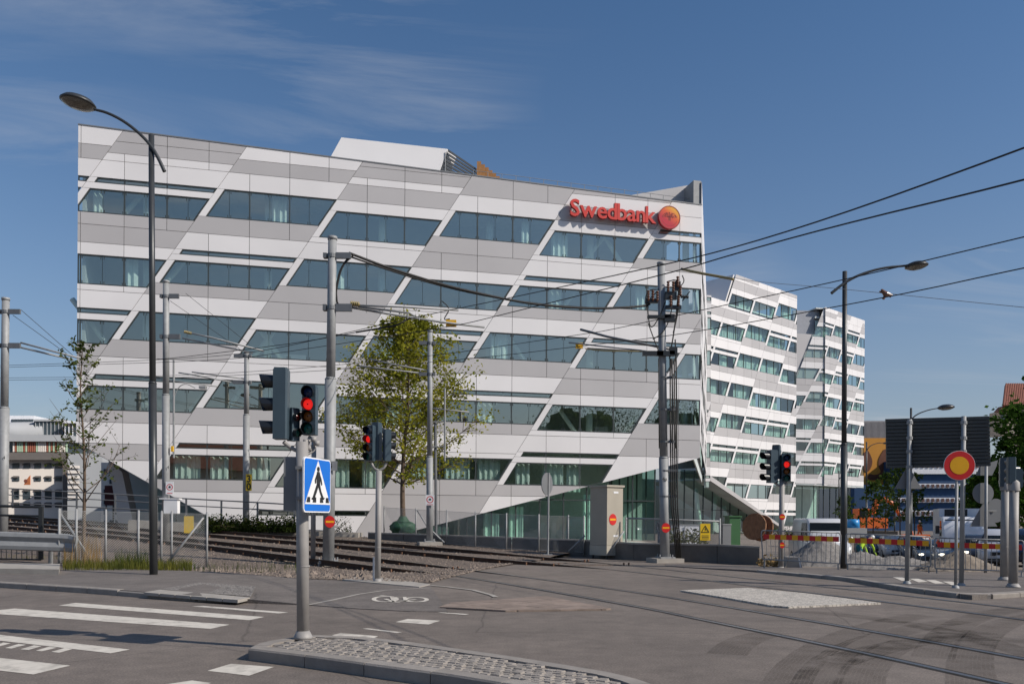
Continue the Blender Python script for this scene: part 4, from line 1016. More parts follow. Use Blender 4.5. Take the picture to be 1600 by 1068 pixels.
armtube(m2,[P(225,589,d2_),P(340,603.5,d2_)],.03); mb=MB(); mb.box(P(317,605,d2_),(.3,.2,.12)); mb.tube(smooth([P(272,620,d2_),P(278,605,d2_),P(290,598,d2_),P(305,606,d2_)],2),.02,6); mb.cyl(P(271.5,562,d2_),P(271.5,715,d2_),.05,n=8); obj('sensor_arm',mb,K['galv'],m2)
mb=MB(); mb.box(P(270.5,701,d2_)+Vector((0,-.08,0)),(.1,.1,.25)); obj('yellow_marker',mb,K['insuly'],m2)
def camsign(root,px,py,d,w,h,off):
    c=P(px,py,d)+Vector((0,-off,0)); mb=MB(); mb.box(c,(w,.015,h)); s=obj('camera_sign',mb,K['signw'],root)
    mb=MB(); n=24; r1,r2=w*.40,w*.31; z=h*.06
    for k in range(n):
        a,b_=2*math.pi*k/n,2*math.pi*(k+1)/n; q=lambda a,r:c+Vector((math.cos(a)*r,-.011,z+math.sin(a)*r)); mb.face([q(a,r1),q(b_,r1),q(b_,r2),q(a,r2)])
    mb.box(c+Vector((0,-.011,-h*.42)),(w*.7,.002,h*.05)); obj('red_ring',mb,K['red'],s)
    mb=MB(); mb.box(c+Vector((0,-.012,z)),(w*.26,.003,h*.14)); mb.box(c+Vector((w*.02,-.012,z+h*.09)),(w*.1,.003,h*.04)); obj('camera_symbol',mb,K['ink'],s)
camsign(m2,268,762,d2_,.36,.58,.2)
mb=MB(); mb.box(P(272,791,d2_)+Vector((0,-.25,0)),(.62,.3,.66)); mb.box(P(270,780,d2_)+Vector((0,-.25,.03)),(.9,.36,.05)); obj('control_box',mb,K['signw'],m2)
textpart(m2,'4',P(265,730,d2_)+Vector((0,-.18,0)),.2,RX,UP,FY,K['ink'])
d3_=46.
m3=mast((386,385.5),550,d3_,.4,'grey overhead line mast with a yellow 30 plate by the railing',.14,step=7.3,r2=.175)
bracket(m3,385.5,556,d3_,.14,-1,.55,.2); bracket(m3,385.5,597,d3_,.14,-1,.6,.2)
armtube(m3,[P(372,599,d3_),P(300,585,d3_),P(279,582,d3_)],.035); armtube(m3,[P(385,592,d3_),P(300,581,d3_)],.035)
mb=MB(); c=P(390.5,753.5,d3_)+Vector((0,-.2,0)); mb.box(c,(.32,.015,.92)); pl_=obj('speed_plate',mb,K['yel2'],m3)
textpart(pl_,'3',c+Vector((0,-.012,.2)),.52,RX,UP,FY,K['ink'],bold=.01); textpart(pl_,'0',c+Vector((0,-.012,-.22)),.52,RX,UP,FY,K['ink'],bold=.01)
d5=40.
m5=mast((673,672),517,d5,zt(-3.9,40)+.0,'grey overhead line mast on a concrete block in front of the leafy tree',.13,step=4.6,r2=.16,base=1.1)
bracket(m5,672,536,d5,.13,-1,.4,.18); bracket(m5,672,584.5,d5,.13,-1,.4,.18)
armtube(m5,[P(676,580,d5),P(620,570,d5),P(577,560.5,d5)],.035); armtube(m5,[P(660,583,d5),P(600,576,d5),P(558,571.5,d5)],.035)
armtube(m5,[P(670,637,d5),P(733,643.5,d5)],.035); mb=MB(); mb.cyl(P(695,606,d5),P(695,720,d5),.045,n=8); mb.cyl(P(675,659,d5),P(695,658,d5),.03,n=6); mb.cyl(P(675,698,d5),P(695,697,d5),.03,n=6); obj('side_bar',mb,K['galv'],m5)
mb=MB(); mb.cyl(P(680,660,d5)+Vector((0,.1,0)),P(681,838,d5)+Vector((0,.1,0)),.07,n=8); mb.cyl(P(676,830,d5),P(694,847,d5),.05,n=6); obj('conduit',mb,K['galvd'],m5)
camsign(m5,672.5,781,d5,.42,.5,.2)
d6=32.8
m6=mast((1041,1033),412,d6,0,'grey overhead line mast crowded with insulators, cables and a no entry sticker',.16,step=4.1,r2=.19,base=1.15)
noentry(m6,P(1039,824,d6)+Vector((0,-.205,0)),(.1,-1,0),.17,.19)
mb=MB()
for x0,x1,y0 in((1048,1063,455),(1051,1066,465),(1046,1058,520),(1053,1072,870)): pass
for k,(a,b_) in enumerate((((1062,460),(1052,520)),((1055,530),(1056,700)),((1049,560),(1050,690)),((1060,455),(1046,560)))):
    mb.tube(smooth([P(*a,d6-.2),P((a[0]+b_[0])/2+2,(a[1]+b_[1])/2,d6-.25),P(*b_,d6-.2)],2),.028,6)
for k in range(4): x=1047+k*3.2; mb.tube([P(x,560,d6-.1),P(x+.8,700,d6-.1),P(x+2,790,d6-.15),P(x+10-k,872,d6-.1)],.03,6)
mb.tube([P(1029,560,d6-.2),P(1030,700,d6-.2)],.02,6)
for pts in([(1025,457),(1012,470),(1013,500),(1018,515),(1032,492),(1040,470)],[(1030,452),(1016,452),(1008,462),(1010,480)],[(1042,440),(1058,436),(1064,450),(1060,468)],[(1013,505),(1020,525),(1029,548)],[(1044,452),(1052,470),(1046,500),(1036,520),(1020,530)],[(1066,470),(1078,455)],[(1060,450),(1070,440),(1066,430)]): mb.tube(smooth([P(x,y,d6-.2) for x,y in pts],2),.022,6)
tag(obj('cables',mb,K['wire'],m6,True),kind='stuff')
mb=MB()
for x,y,w_,h_ in((1018,470,.5,.16),(1048,462,.45,.3),(1057,447,.3,.35),(1052,480,.6,.14),(1030,495,.9,.12),(1046,497,.4,.3),(1020,552,.8,.18),(1040,552,.7,.2),(1052,548,.3,.3)): mb.box(P(x,y,d6-.2),(w_,.16,h_),.0)
obj('switch_gear',mb,K['dark'],m6); tag(m6.children[-1],kind='stuff')
K['ceram']=M('ceramic',(.16,.07,.04),.3)
for x,y in((1013,462),(1020,462),(1027,463),(1044,448),(1052,448),(1059,440),(1048,470),(1060,470),(1063,455)): insul(m6,P(x,y-8,d6-.3),P(x,y+8,d6-.3),.06,'ceram',4)
insul(m6,P(1064,463,d6-.3),P(1076,464,d6-.3),.07,'dark',4)
armtube(m6,[P(907,514.5,d6+2),P(950,526,d6+1.2),P(1046,545,d6)],.05,'galvd'); armtube(m6,[P(889,535,d6+2),P(960,543,d6+1),P(1010,548,d6)],.028)
armtube(m6,[P(915,545,d6+2),P(945,548,d6+1.5),P(1006,549,d6+.5)],.022,'insul')
mb=MB(); c=P(905,540,d6+2); mb.box(c,(.3,.14,.22)); mb.box(c+Vector((0,-.08,0)),(.1,.02,.12)); obj('yellow_insulator',mb,K['insuly'],m6)
for y in(590,640,690,735,775): 
    mb=MB(); mb.lathe(P(1038,y,d6)+Vector((0,0,-.03)),[(.2,0),(.2,.06)],12); mb.box(P(1050,y,d6)+Vector((0,-.1,0)),(.3,.08,.1)); obj('cable_clamp',mb,K['galvd'],m6)
textpart(m6,'4a',P(1038,748,d6)+Vector((-.02,-.2,0)),.22,RX,UP,FY,K['ink'])
# ---- overhead wires along the two tracks
wire([(1750,172),(1600,232),(1300,340),(1130,392),(1008,420),(784,468),(640,497),(440,543),(367,554),(249,562.5),(0,571),(-150,575)],TD1,'upper contact wire of the near track, crossing the facade',.0115)
wire([(1750,238),(1600,282),(1300,354),(1130,401.5),(1065,422),(770,495),(723,506.6),(620,523.5),(440,550.5),(367,561),(249,566),(0,574),(-150,578)],TD1,'lower contact wire of the near track, crossing the facade',.0115)
wire([(1800,322),(1600,370),(1320,437),(1130,477),(1047,495),(945,516.8),(923,520),(797,538.5),(676,556),(440,578),(250,588),(0,590),(-150,592)],TD2,'upper contact wire of the far track',.012)
wire([(1800,378),(1600,418),(1400,462),(1130,511),(1013,529),(898,541.5),(770,557),(600,572),(440,583),(250,591),(0,593.5),(-150,596)],TD2,'lower contact wire of the far track',.012)
wire([(545,395),(600,416),(650,432),(700,447),(760,461),(820,473),(880,480),(940,482),(1000,479),(1015,475)],[lerp(d4,d6,i/9) for i in range(10)],'thick black feeder cable sagging between two masts',.045)
wire([(545,400),(610,423),(700,450),(790,468),(870,478),(950,482),(1012,478)],[lerp(d4,d6,i/6)+.1 for i in range(7)],'second black feeder cable sagging between two masts',.03)
o_=wire([(1065,420),(1090,426),(1130,433),(1145,436)],[30,29,28.5,28],'pale insulating rod hung from the overhead wires',.05,'insul'); 
wire([(1145,434),(1180,440),(1280,448),(1383,458),(1480,468),(1600,480),(1700,490)],[28,27.5,26,24,22,20,19],'thin grey span wire beyond the mast',.008,'galv')
hg=thing('section_insulator',P(1385,460,24),'small brown section insulator hanging on the overhead wire in the sky','insulator')
mb=MB(); mb.tube([P(1377,452,24),P(1384,460,24),P(1394,461,24)],[.03,.09,.03],8); mb.tube([P(1384,460,24),P(1380,467,24)],.04,6); mb.tube([P(1374,455,24),P(1392,464,24)],.02,6); obj('body',mb,K['ceram'],hg)
wire([(556,519),(470,535),(300,556),(240,562)],[29,33,37,38],'dark pull-off wire near the signal masts',.014)
# ---- signals
K['lred']=emit('lit_red',(.9,.02,.015),.6); K['ldred']=M('dark_red_lens',(.12,.01,.01),.15); K['lamb']=M('amber_lens',(.22,.07,.01),.15); K['lgrn']=M('green_lens',(.01,.09,.075),.15); K['lblu']=M('blue_lens',(.01,.025,.08),.15)
def head(root,c,fwd,w,h,dep,lenses,hood=.2,back='housing',name='signal_head'):
    """c: centre of housing; fwd: facing direction"""
    f=Vector(fwd).normalized(); rt=UP.cross(f).normalized(); Mx=Matrix((rt,-f,UP)).transposed()
    mb=MB(); bw=w*.12
    prof=[(-w/2,-dep/2+bw),(-w/2,dep/2),(w/2,dep/2),(w/2,-dep/2+bw),(w/2-bw,-dep/2),(-w/2+bw,-dep/2)]   # (x, depth; -: back)
    mb.prism([c+rt*x+f*y-UP*(h/2) for x,y in prof],UP*h); mb.prism([c+rt*x*.9+f*y*.9+UP*(h/2) for x,y in prof],UP*(w*.12))
    hd=obj(name,mb,K[back],root); n=len(lenses); pit=h/n; r=min(w*.40,pit*.43)
    for i,l in enumerate(lenses):
        lc=c+UP*(h/2-pit*(i+.5))+f*(dep/2)
        mb=MB(); mb.lathe(lc,[(r*1.02,.0),(r*1.02,.015),(r*.8,.02+r*.12),(.01,.02+r*.28)],18,f); obj('lens',mb,l,hd,True)
        mb=MB(); k=16; pts=[];
        for a in range(k+1):
            an=math.radians(-55+290*a/k); L=hood*(.45+.55*max(0,math.sin(an*.5+math.radians(27))))
            d_=rt*math.cos(an)+UP*math.sin(an); pts.append((lc+d_*r*1.1,lc+d_*r*1.16+f*L))
        for a in range(k): mb.face([pts[a][0],pts[a+1][0],pts[a+1][1],pts[a][1]])
        obj('hood',mb,K['black'],hd)
    return hd
def sigpole(px,py,top,d,r,label,zb=0.):
    b0=G(px,py,zb); t=thing('traffic_signal',b0,label,'traffic signal','traffic signals'); d=b0.y
    tp=P(top[0],top[1],d); mb=MB(); mb.tube([b0,b0+Vector((0,0,.03)),b0+Vector((0,0,.10))],[r*1.6,r*1.5,r*1.02],16); mb.tube([b0,tp],[r,r],16); mb.lathe(b0+Vector((0,0,.9)),[(r*1.03,0),(r*1.03,.02)],16); obj('pole',mb,K['postgrey'],t,True); return t,d
ts,dm=sigpole(473.5,997,(472,690),11.3,.077,'traffic signal post carrying the blue pedestrian crossing sign',.14)
dm=10.3 if False else dm
L_=[K['ldred'],K['lamb'],K['lgrn']]
k_=PXM(dm)
h1=head(ts,P(440,632,dm),(-1,-.06,0),24*k_,108*k_,22*k_,L_,.2); h1['label']='large dark signal head seen from the side'
head(ts,P(458,664,dm+.12),(.8,-.6,0),15*k_,50*k_,14*k_,[K['ldred'],K['lgrn']],.08)
h2=head(ts,P(485,642,dm+.15),(-.12,-1,0),22*k_,76*k_,15*k_,[K['lblu'],K['lred'],K['lamb'],K['lgrn']],.09); h2['label']='small four lamp signal head with its red lamp lit'
mb=MB(); mb.tube(smooth([P(443,690,dm),P(455,700,dm),P(470,706,dm)],2),.025,8); mb.tube(smooth([P(470,708,dm),P(480,694,dm+.1),P(485,682,dm+.15)],2),.025,8); mb.tube(smooth([P(470,712,dm),P(492,704,dm+.1),P(492,690,dm+.15)],2),.02,8)
for x,y in((478,690),(490,686),(483,700),(495,692),(468,700)): mb.box(P(x,y,dm+.05),(.06,.06,.06),.4)
obj('bracket',mb,K['postgrey'],ts,True)
mb=MB(); cc=P(458,755,dm); mb.box(cc+Vector((0,.02,0)),(30*k_,.03,84*k_),.12); mb.box(P(470,731,dm)+Vector((0,-.06,0)),(.08,.1,.04)); mb.box(P(470,778,dm)+Vector((0,-.06,0)),(.08,.1,.04)); obj('sign_back',mb,K['signb'],ts)
# pedestrian crossing sign: turned to the right
sn=Vector((.968,-.25,0)).normalized(); sr=UP.cross(sn).normalized(); sgw=.70; c0=P(474.5,756,dm-.42); sc_=c0+sr*sgw/2
def rrect(c,rt,w,h,r,off=0,nn=None,n=5):
    pts=[]
    for cx_,cz_,a0 in((w/2-r,h/2-r,0),(-w/2+r,h/2-r,90),(-w/2+r,-h/2+r,180),(w/2-r,-h/2+r,270)):
        for i in range(n): a=math.radians(a0+90*i/(n-1)); pts.append(c+rt*(cx_+r*math.cos(a))+UP*(cz_+r*math.sin(a))+(nn*off if nn else Vector()))
    return pts
sh_=84*k_
mb=MB(); mb.prism(rrect(sc_,sr,sgw,sh_,.05),sn*-.02); cs=obj('crossing_sign',mb,K['signw'],ts)
mb=MB(); mb.prism(rrect(sc_,sr,sgw-.035,sh_-.035,.04,.004,sn),sn*-.003); obj('blue_field',mb,K['blue'],cs)
pt_=lambda x,y,o:sc_+sr*(x*sgw)+UP*(y*sh_)+sn*o
mb=MB(); mb.prism([pt_(-.47,-.35,.008),pt_(.47,-.35,.008),pt_(0,.455,.008)],sn*-.003); obj('white_triangle',mb,K['signw'],cs)
mb=MB()
for x in(-.34,-.12,.12,.34): mb.prism([pt_(x-.055-(.03 if x<0 else 0),-.315,.012),pt_(x+.045+(0 if x<0 else .03),-.315,.012),pt_(x+.045,-.22,.012),pt_(x-.045,-.22,.012)],sn*-.003)
hp=[pt_(.0+.05*math.cos(a*math.pi/8),.30+.045*math.sin(a*math.pi/8),.012) for a in range(16)]; mb.prism(hp,sn*-.003)
for poly in([(-.05,.25),(.05,.25),(.08,.15),(.065,.0),(-.055,.0),(-.07,.15)],[(-.05,.22),(-.13,.1),(-.12,.03),(-.08,.04),(-.085,.1),(-.03,.17)],[(.05,.22),(.12,.12),(.15,.02),(.11,.0),(.08,.1),(.04,.16)],[(-.055,.02),(.03,.02),(-.04,-.1),(-.13,-.24),(-.2,-.22),(-.13,-.1)],[(-.02,.02),(.065,.02),(.11,-.1),(.2,-.22),(.14,-.25),(.05,-.12)],[(-.2,-.22),(-.13,-.24),(-.2,-.27),(-.25,-.25)],[(.14,-.25),(.2,-.22),(.25,-.22),(.22,-.26)]): mb.prism([pt_(x,y,.012) for x,y in poly],sn*-.003)
obj('walking_figure',mb,K['ink'],cs)
# slim post behind it, the second signal and the ones on the right
b0=GT(489,883); t_=thing('steel_post',b0,'slim grey post standing behind the crossing sign','post'); mb=MB(); mb.cyl(b0,P(490.5,690,b0.y),.085,n=12); mb.lathe(b0,[(.2,0),(.2,.05),(.1,.08)],12); obj('pole',mb,K['postgrey'],t_,True)
mb=MB(); mb.lathe(P(489.5,700,b0.y),[(.1,0),(.1,.1)],12); obj('cap',mb,K['galvd'],t_)
t2,dd=sigpole(590,909,(592,735),21.6,.078,'traffic signal with red lamp lit beside the track crossing'); kk=PXM(dd)
head(t2,P(580,693,dd),(-.5,-1,0),13*kk,54*kk,11*kk,[K['lblu'],K['lred'],K['lamb'],K['lgrn']],.16); head(t2,P(588.5,690,dd+.1),(.3,1,0),13*kk,58*kk,12*kk,L_,.16); head(t2,P(604.5,696,dd),(.9,.4,0),12*kk,48*kk,11*kk,L_,.14)
mb=MB(); mb.tube(smooth([P(580,722,dd),P(584,731,dd),P(592,735,dd)],2),.035,8); mb.tube(smooth([P(604,722,dd),P(600,731,dd),P(592,735,dd)],2),.035,8); obj('bracket',mb,K['postgrey'],t2,True)
mb=MB(); mb.box(P(586,888,dd)+Vector((-.05,.1,0)),(.04,.06,.6)); obj('marker_strip',mb,K['signw'],t2)
t3,dd=sigpole(1220,889,(1222,748),29,.09,'traffic signal with two heads and no entry stickers beside the barriers'); kk=PXM(dd)
head(t3,P(1207,729,dd),(-1,-.35,0),12*kk,50*kk,14*kk,L_,.3); head(t3,P(1213,722,dd+.1),(.5,1,0),12*kk,52*kk,11*kk,L_,.2); head(t3,P(1227.5,731,dd),(-.1,-1,0),14*kk,42*kk,10*kk,[K['lblu'],K['lred'],K['lamb'],K['lgrn']],.16)
mb=MB(); mb.tube(smooth([P(1210,753,dd),P(1215,757,dd),P(1222,760,dd)],2),.04,8); mb.tube(smooth([P(1229,752,dd),P(1227,757,dd),P(1222,760,dd)],2),.04,8); obj('bracket',mb,K['postgrey'],t3,True)
noentry(t3,P(1221,807,dd)+Vector((0,-.1,0)),(0,-1,0),.1); noentry(t3,P(1221,851,dd)+Vector((0,-.1,0)),(0,-1,0),.1)
for (x,y,tx,ty,lab,hs) in((1569,906,1571,760,'traffic signal pole with dark heads turned away, beside the grey sign backs',((1568,738,44,(.4,1,0)),(1576,744,34,(1,.2,0)))),(1583,917,1584.5,760,'thick traffic signal pole at the corner of the right footway',((1580,735,40,(.2,1,0)),(1590,741,16,(1,-.2,0)),(1590,754,14,(1,-.2,0))))):
    t4,dd=sigpole(x,y,(tx,ty),0,.105,lab,.1); kk=PXM(dd)
    for hx,hy,hh,fw in hs: head(t4,P(hx,hy,dd),fw,11*kk,hh*kk,11*kk,L_ if hh>20 else [K['lamb']],.2)
    mb=MB(); mb.lathe(P(tx,ty,dd),[(.13,-.1),(.13,.1),(.06,.18)],12); obj('collar',mb,K['postgrey'],t4,True)
# ---- signs on the right
b0=G(1493,918,.1); t=thing('round_road_sign',b0,'round red and yellow no vehicles sign on a slim post','sign'); dd=b0.y
mb=MB(); mb.cyl(b0,P(1495,748,dd),.035,n=10); mb.lathe(b0,[(.09,0),(.07,.05),(.04,.07)],10); obj('post',mb,K['galv'],t,True)
c=P(1497,727,dd)+Vector((0,-.06,0)); r_=23*PXM(dd); fn_=Vector((-.15,-1,0)).normalized(); mb=MB(); mb.disc(c,fn_,r_,.02,36); sdk=obj('sign_plate',mb,K['signw'],t)
mb=MB(); mb.disc(c+fn_*.004,fn_,r_*.975,.003,36); obj('red_ring',mb,K['red'],sdk); mb=MB(); mb.disc(c+fn_*.008,fn_,r_*.60,.003,32); obj('yellow_field',mb,K['yellow'],sdk)
p1,p2_=G(1417,911,.1),G(1502,914.5,.1); t=thing('sign_board',p1,'large dark ribbed sign board seen from behind on two posts','sign board')
for (bp,tx,ty) in((p1,1421.5,655),(p2_,1506,650)):
    mb=MB(); mb.cyl(bp,P(tx,ty,bp.y),.055,n=10); mb.lathe(bp,[(.11,0),(.08,.05),(.06,.07)],10); po=obj('post',mb,K['galv'],t,True)
    mb=MB()
    for y in(660,684,705,729): q=P(lerp(tx,tx-1,(y-650)/80),y,bp.y); mb.lathe(q,[(.075,-.04),(.075,.04)],10)
    obj('clamps',mb,K['galv'],po)
dl,dr=p1.y+.1,p2_.y+.1
cor=[P(1384.5,654,dl+.3),P(1546,649.5,dr-.25),P(1548,727.5,dr-.25),P(1386,731,dl+.3)]
K['board']=M('board_back',(.075,.08,.08),.5,.35,.08,2)
mb=MB(); mb.prism([p+Vector((0,.034,0)) for p in cor],(0,.02,0)); obj('backing_sheet',mb,K['board'],t)
nb=14
for i in range(nb):
    a0,a1=i/nb+.004,(i+1)/nb-.004; q=[lerp(cor[0],cor[3],a0),lerp(cor[1],cor[2],a0),lerp(cor[1],cor[2],a1),lerp(cor[0],cor[3],a1)]
    mb=MB(); mb.prism(q,(0,.03,0)); e=[lerp(q[0],q[3],.12)+Vector((0,-.02,0)),lerp(q[1],q[2],.12)+Vector((0,-.02,0)),q[1],q[0]]; mb.prism(e,(0,.02,0)); obj('plank',mb,K['board'],t)
mb=MB(); q=P(1421.5,748,p1.y); r_=20*PXM(p1.y); mb.prism([q+Vector((-r_*1.05,.08,-r_*.75)),q+Vector((r_*1.05,.08,-r_*.75)),q+Vector((0,.08,r_*1.1))],(0,.02,0)); obj('triangle_sign_back',mb,K['signb'],t)
b0=Vector((P(1540,880,27.5).x,27.5,0)); t=thing('sign_post',b0,'grey post stacked with the backs of an arrow, a disc and a triangle sign','sign post')
mb=MB(); mb.cyl(b0,P(1541,722,27.5),.05,n=10); obj('post',mb,K['galv'],t,True); K_=PXM(27.5)
def back(name,pts,dd=.1): mb=MB(); mb.prism([P(x,y,27.5)+Vector((0,dd,0)) for x,y in pts],(0,.02,0)); obj(name,mb,K['signb'],t)
back('arrow_sign_back',[(1528,742),(1553,742),(1560,727),(1562,718),(1534,727)]); back('disc_sign_back',[(1539+16.5*math.cos(a*math.pi/14),770+16.5*math.sin(a*math.pi/14)) for a in range(28)]); back('triangle_sign_back',[(1518,822),(1561,822),(1539.5,785)],.1); back('round_sign_back',[(1566+15*math.cos(a*math.pi/14),797+19*math.sin(a*math.pi/14)) for a in range(28)],.35); 
mb=MB(); mb.box(P(1553,797,27.5)+Vector((0,.3,0)),(.5,.04,.04)); obj('sign_arm',mb,K['galv'],t)
# octagonal sign back by the track
b0=GT(856,867); t=thing('round_road_sign',b0,'grey sign turned edge on, on a slim post beside the far track','sign'); dd=b0.y
mb=MB(); mb.cyl(b0,P(857.5,738,dd),.04,n=8); mb.box(b0,(.4,.3,.1)); obj('post',mb,K['galv'],t)
mb=MB(); fn_=Vector((.85,-.53,0)); mb.disc(P(855,755.5,dd)+Vector((0,-.06,0)),fn_,17.5*PXM(dd),.03,20); obj('sign_plate',mb,K['signb'],t)
# ---- cabinet
b0=GT(948,872); t=thing('equipment_cabinet',b0,'tall beige equipment cabinet with a no entry sticker beside the track','cabinet'); dd=b0.y; kk=PXM(dd)
a=math.radians(33); X=Vector((math.cos(a),math.sin(a),0)); Y=Vector((-math.sin(a),math.cos(a),0))
wl,wr=36*kk/math.sin(a)*.64,27*kk/math.cos(a); hh=(872-764)*kk; o=b0+Vector((0,0,.1))
def cbox(z0,z1,g=0): m_=MB(); m_.prism([o+X*-g+Y*-g+UP*z0,o+X*(wr+g)+Y*-g+UP*z0,o+X*(wr+g)+Y*(wl+g)+UP*z0,o+X*-g+Y*(wl+g)+UP*z0],UP*(z1-z0)); return m_
obj('cabinet_body',cbox(.45,hh),K['cab'],t); obj('cabinet_plinth',cbox(.02,.44,.01),K['cabs'],t); obj('cabinet_roof',cbox(hh+.003,hh+.09,.05),K['cab'],t)
mb=MB(); mb.prism([o+X*(wr/2-.01)-Y*.006+UP*.5,o+X*(wr/2+.01)-Y*.006+UP*.5,o+X*(wr/2+.01)-Y*.006+UP*(hh-.05),o+X*(wr/2-.01)-Y*.006+UP*(hh-.05)],Y*.004); obj('door_joint',mb,K['joint'],t) if False else None
fnc=-Y
noentry(t,P(957,811,dd)+Vector((.0,0,0))*0+ (o+X*(wr*.36)+UP*(P(957,811,dd).z-o.z)-P(957,811,dd))-Y*.012,fnc,.20,.24)
for zz_ in(hh-.22,.85): mb=MB(); c=o+X*wr*.55-Y*.01+UP*zz_; mb.prism([c-X*.13-UP*.04,c+X*.13-UP*.04,c+X*.13+UP*.04,c-X*.13+UP*.04],Y*.006); obj('name_plate',mb,K['signw'],t)
for x,y in((.1,.1),(wr-.1,.1),(.1,wl-.1),(wr-.1,wl-.1)): mb=MB(); mb.cyl(o+X*x+Y*y-UP*.25,o+X*x+Y*y+UP*.05,.05,n=8); obj('cabinet_foot',mb,K['dark'],t)
# ---- fences
def diamond(mb,a,b_,h,z0=.05,s=.075,w=.006):
    L=(b_-a).length; t_=(b_-a)/L; n=int((L+h)/s); nn=Vector((-t_.y,t_.x,0)).normalized()*w
    for sg_ in(1,-1):
        for i in range(n):
            x0=i*s-(h if sg_>0 else 0); x1=x0+h; za,zb_=(0,h) if sg_>0 else (h,0)
            # clip to panel
            ta=max(0,(0-x0)/h); tb=min(1,(L-x0)/h)
            if tb-ta<.02: continue
            pa=a+t_*(x0+h*ta)+UP*(z0+lerp(za,zb_,ta)); pb=a+t_*(x0+h*tb)+UP*(z0+lerp(za,zb_,tb))
            mb.face([pa+UP*w,pa-UP*w,pb-UP*w,pb+UP*w])
K['mesh']=M('fence_wire',(.42,.42,.40),.6,.1)
def chain(px,hts,label,braces=(),s=.075):
    bs=[GT(*p) for p in px]; t=thing('chain_link_fence',bs[0],label,'fence','chain link fences'); mb=MB()
    for i,(b_,h) in enumerate(zip(bs,hts)):
        m_=MB(); m_.cyl(b_-UP*.05,b_+UP*h,.036,n=8); m_.lathe(b_+UP*h,[(.036,0),(.03,.025),(.005,.04)],8); obj('fence_post',m_,K['galv'],t,True)
        if i: diamond(mb,bs[i-1],b_,min(h,hts[i-1])-.1,s=s); 
    tag(obj('wire_mesh',mb,K['mesh'],t),kind='stuff')
    m_=MB()
    for i in range(1,len(bs)): m_.cyl(bs[i-1]+UP*(hts[i-1]-.04),bs[i]+UP*(hts[i]-.04),.008,n=5); m_.cyl(bs[i-1]+UP*.08,bs[i]+UP*.08,.006,n=5)
    obj('line_wire',m_,K['mesh'],t)
    for a,c in braces: m_=MB(); m_.cyl(a,c,.034,n=8); obj('brace',m_,K['galv'],t,True)
    return t
fb=[(92,886),(119,886),(165,886),(216,887),(252,888),(268,888),(323,889)]
hh_=[1.78]*7
d_=GT(323,889).y
chain(fb,hh_,'chain link fence around the track bed, ending beside the tall dark lamp',[(P(256,887,d_-.3),P(318,808,d_)),(P(95,803,d_),P(137,866,d_-.3))])
fr_=[(600,840),(649.7,846),(697.6,850.5),(742.6,855),(791,859),(841.5,861.6),(887.5,863),(912,865)]
chain(fr_,[1.68]*8,'chain link fence running along the low wall before the ground floor glazing',[(P(652,797,43),P(668,823,42.5)),(P(888,861,36),P(914,836,36))])
t=chain([(978,872),(1124.4,879)],[1.72,1.72],'chain link fence panel with a yellow electric warning plate',[(P(981,809,33.6),P(1124,814,32.6)),(P(950,866,34),P(975,829,34))],.07)
mb=MB(); c=P(1101.5,830.5,32.5)+Vector((0,-.05,0)); w_,h_=15.5*PXM(32.5),26*PXM(32.5); mb.box(c,(w_,.012,h_)); wp_=obj('warning_plate',mb,K['yel2'],t)
mb=MB(); z=h_*.16; s_=w_*.38
for a,b_ in(((-1,-.75),(1,-.75)),((1,-.75),(0,1)),((0,1),(-1,-.75))): mb.tube([c+Vector((a[0]*s_,-.01,z+a[1]*s_)),c+Vector((b_[0]*s_,-.01,z+b_[1]*s_))],.012,4)
mb.prism([c+Vector((x*s_,-.012,z+y*s_)) for x,y in((.1,.5),(-.25,-.1),(0,-.1),(-.1,-.6),(.28,.05),(.02,.05))],(0,.003,0)); obj('bolt_symbol',mb,K['ink'],wp_)
for k_i in range(3): mb=MB(); mb.box(c+Vector((0,-.009,-h_*(.22+.09*k_i))),(w_*.7,.003,h_*.035)); obj('plate_text',mb,K['ink'],wp_)
# low retaining wall behind the fence
wl_=[(575,843,833),(690,851,837),(800,860,841),(914,866,845),(990,876,850),(1121,880,852.6),(1187,884,856)]
t=thing('low_wall',GT(800,860),'long low dark concrete wall behind the chain link fence','wall')
pts=[]
for x,yb,ytp in wl_: b_=GT(x,yb); b_.y+=.5; b_=P(x,yb,b_.y); pts.append((b_,P(x,ytp,b_.y)))
for (a,at),(c,ct) in zip(pts,pts[1:]):
    n=max(1,round((c-a).length/2.4))
    for k in range(n):
        u0_,u1_=k/n,(k+1)/n-.006; q=[lerp(a,c,u0_)-UP*.3,lerp(a,c,u1_)-UP*.3,lerp(at,ct,u1_),lerp(at,ct,u0_)]; mb=MB(); mb.prism(q,(0,.3,0)); obj('wall_block',mb,K['concd'],t)
        q2=[lerp(at,ct,u0_)+Vector((0,-.03,.002)),lerp(at,ct,u1_)+Vector((0,-.03,.002)),lerp(at,ct,u1_)+Vector((0,.34,.002)),lerp(at,ct,u0_)+Vector((0,.34,.002))]; mb=MB(); mb.prism(q2,(0,0,.07)); obj('coping',mb,K['concrete'],t)
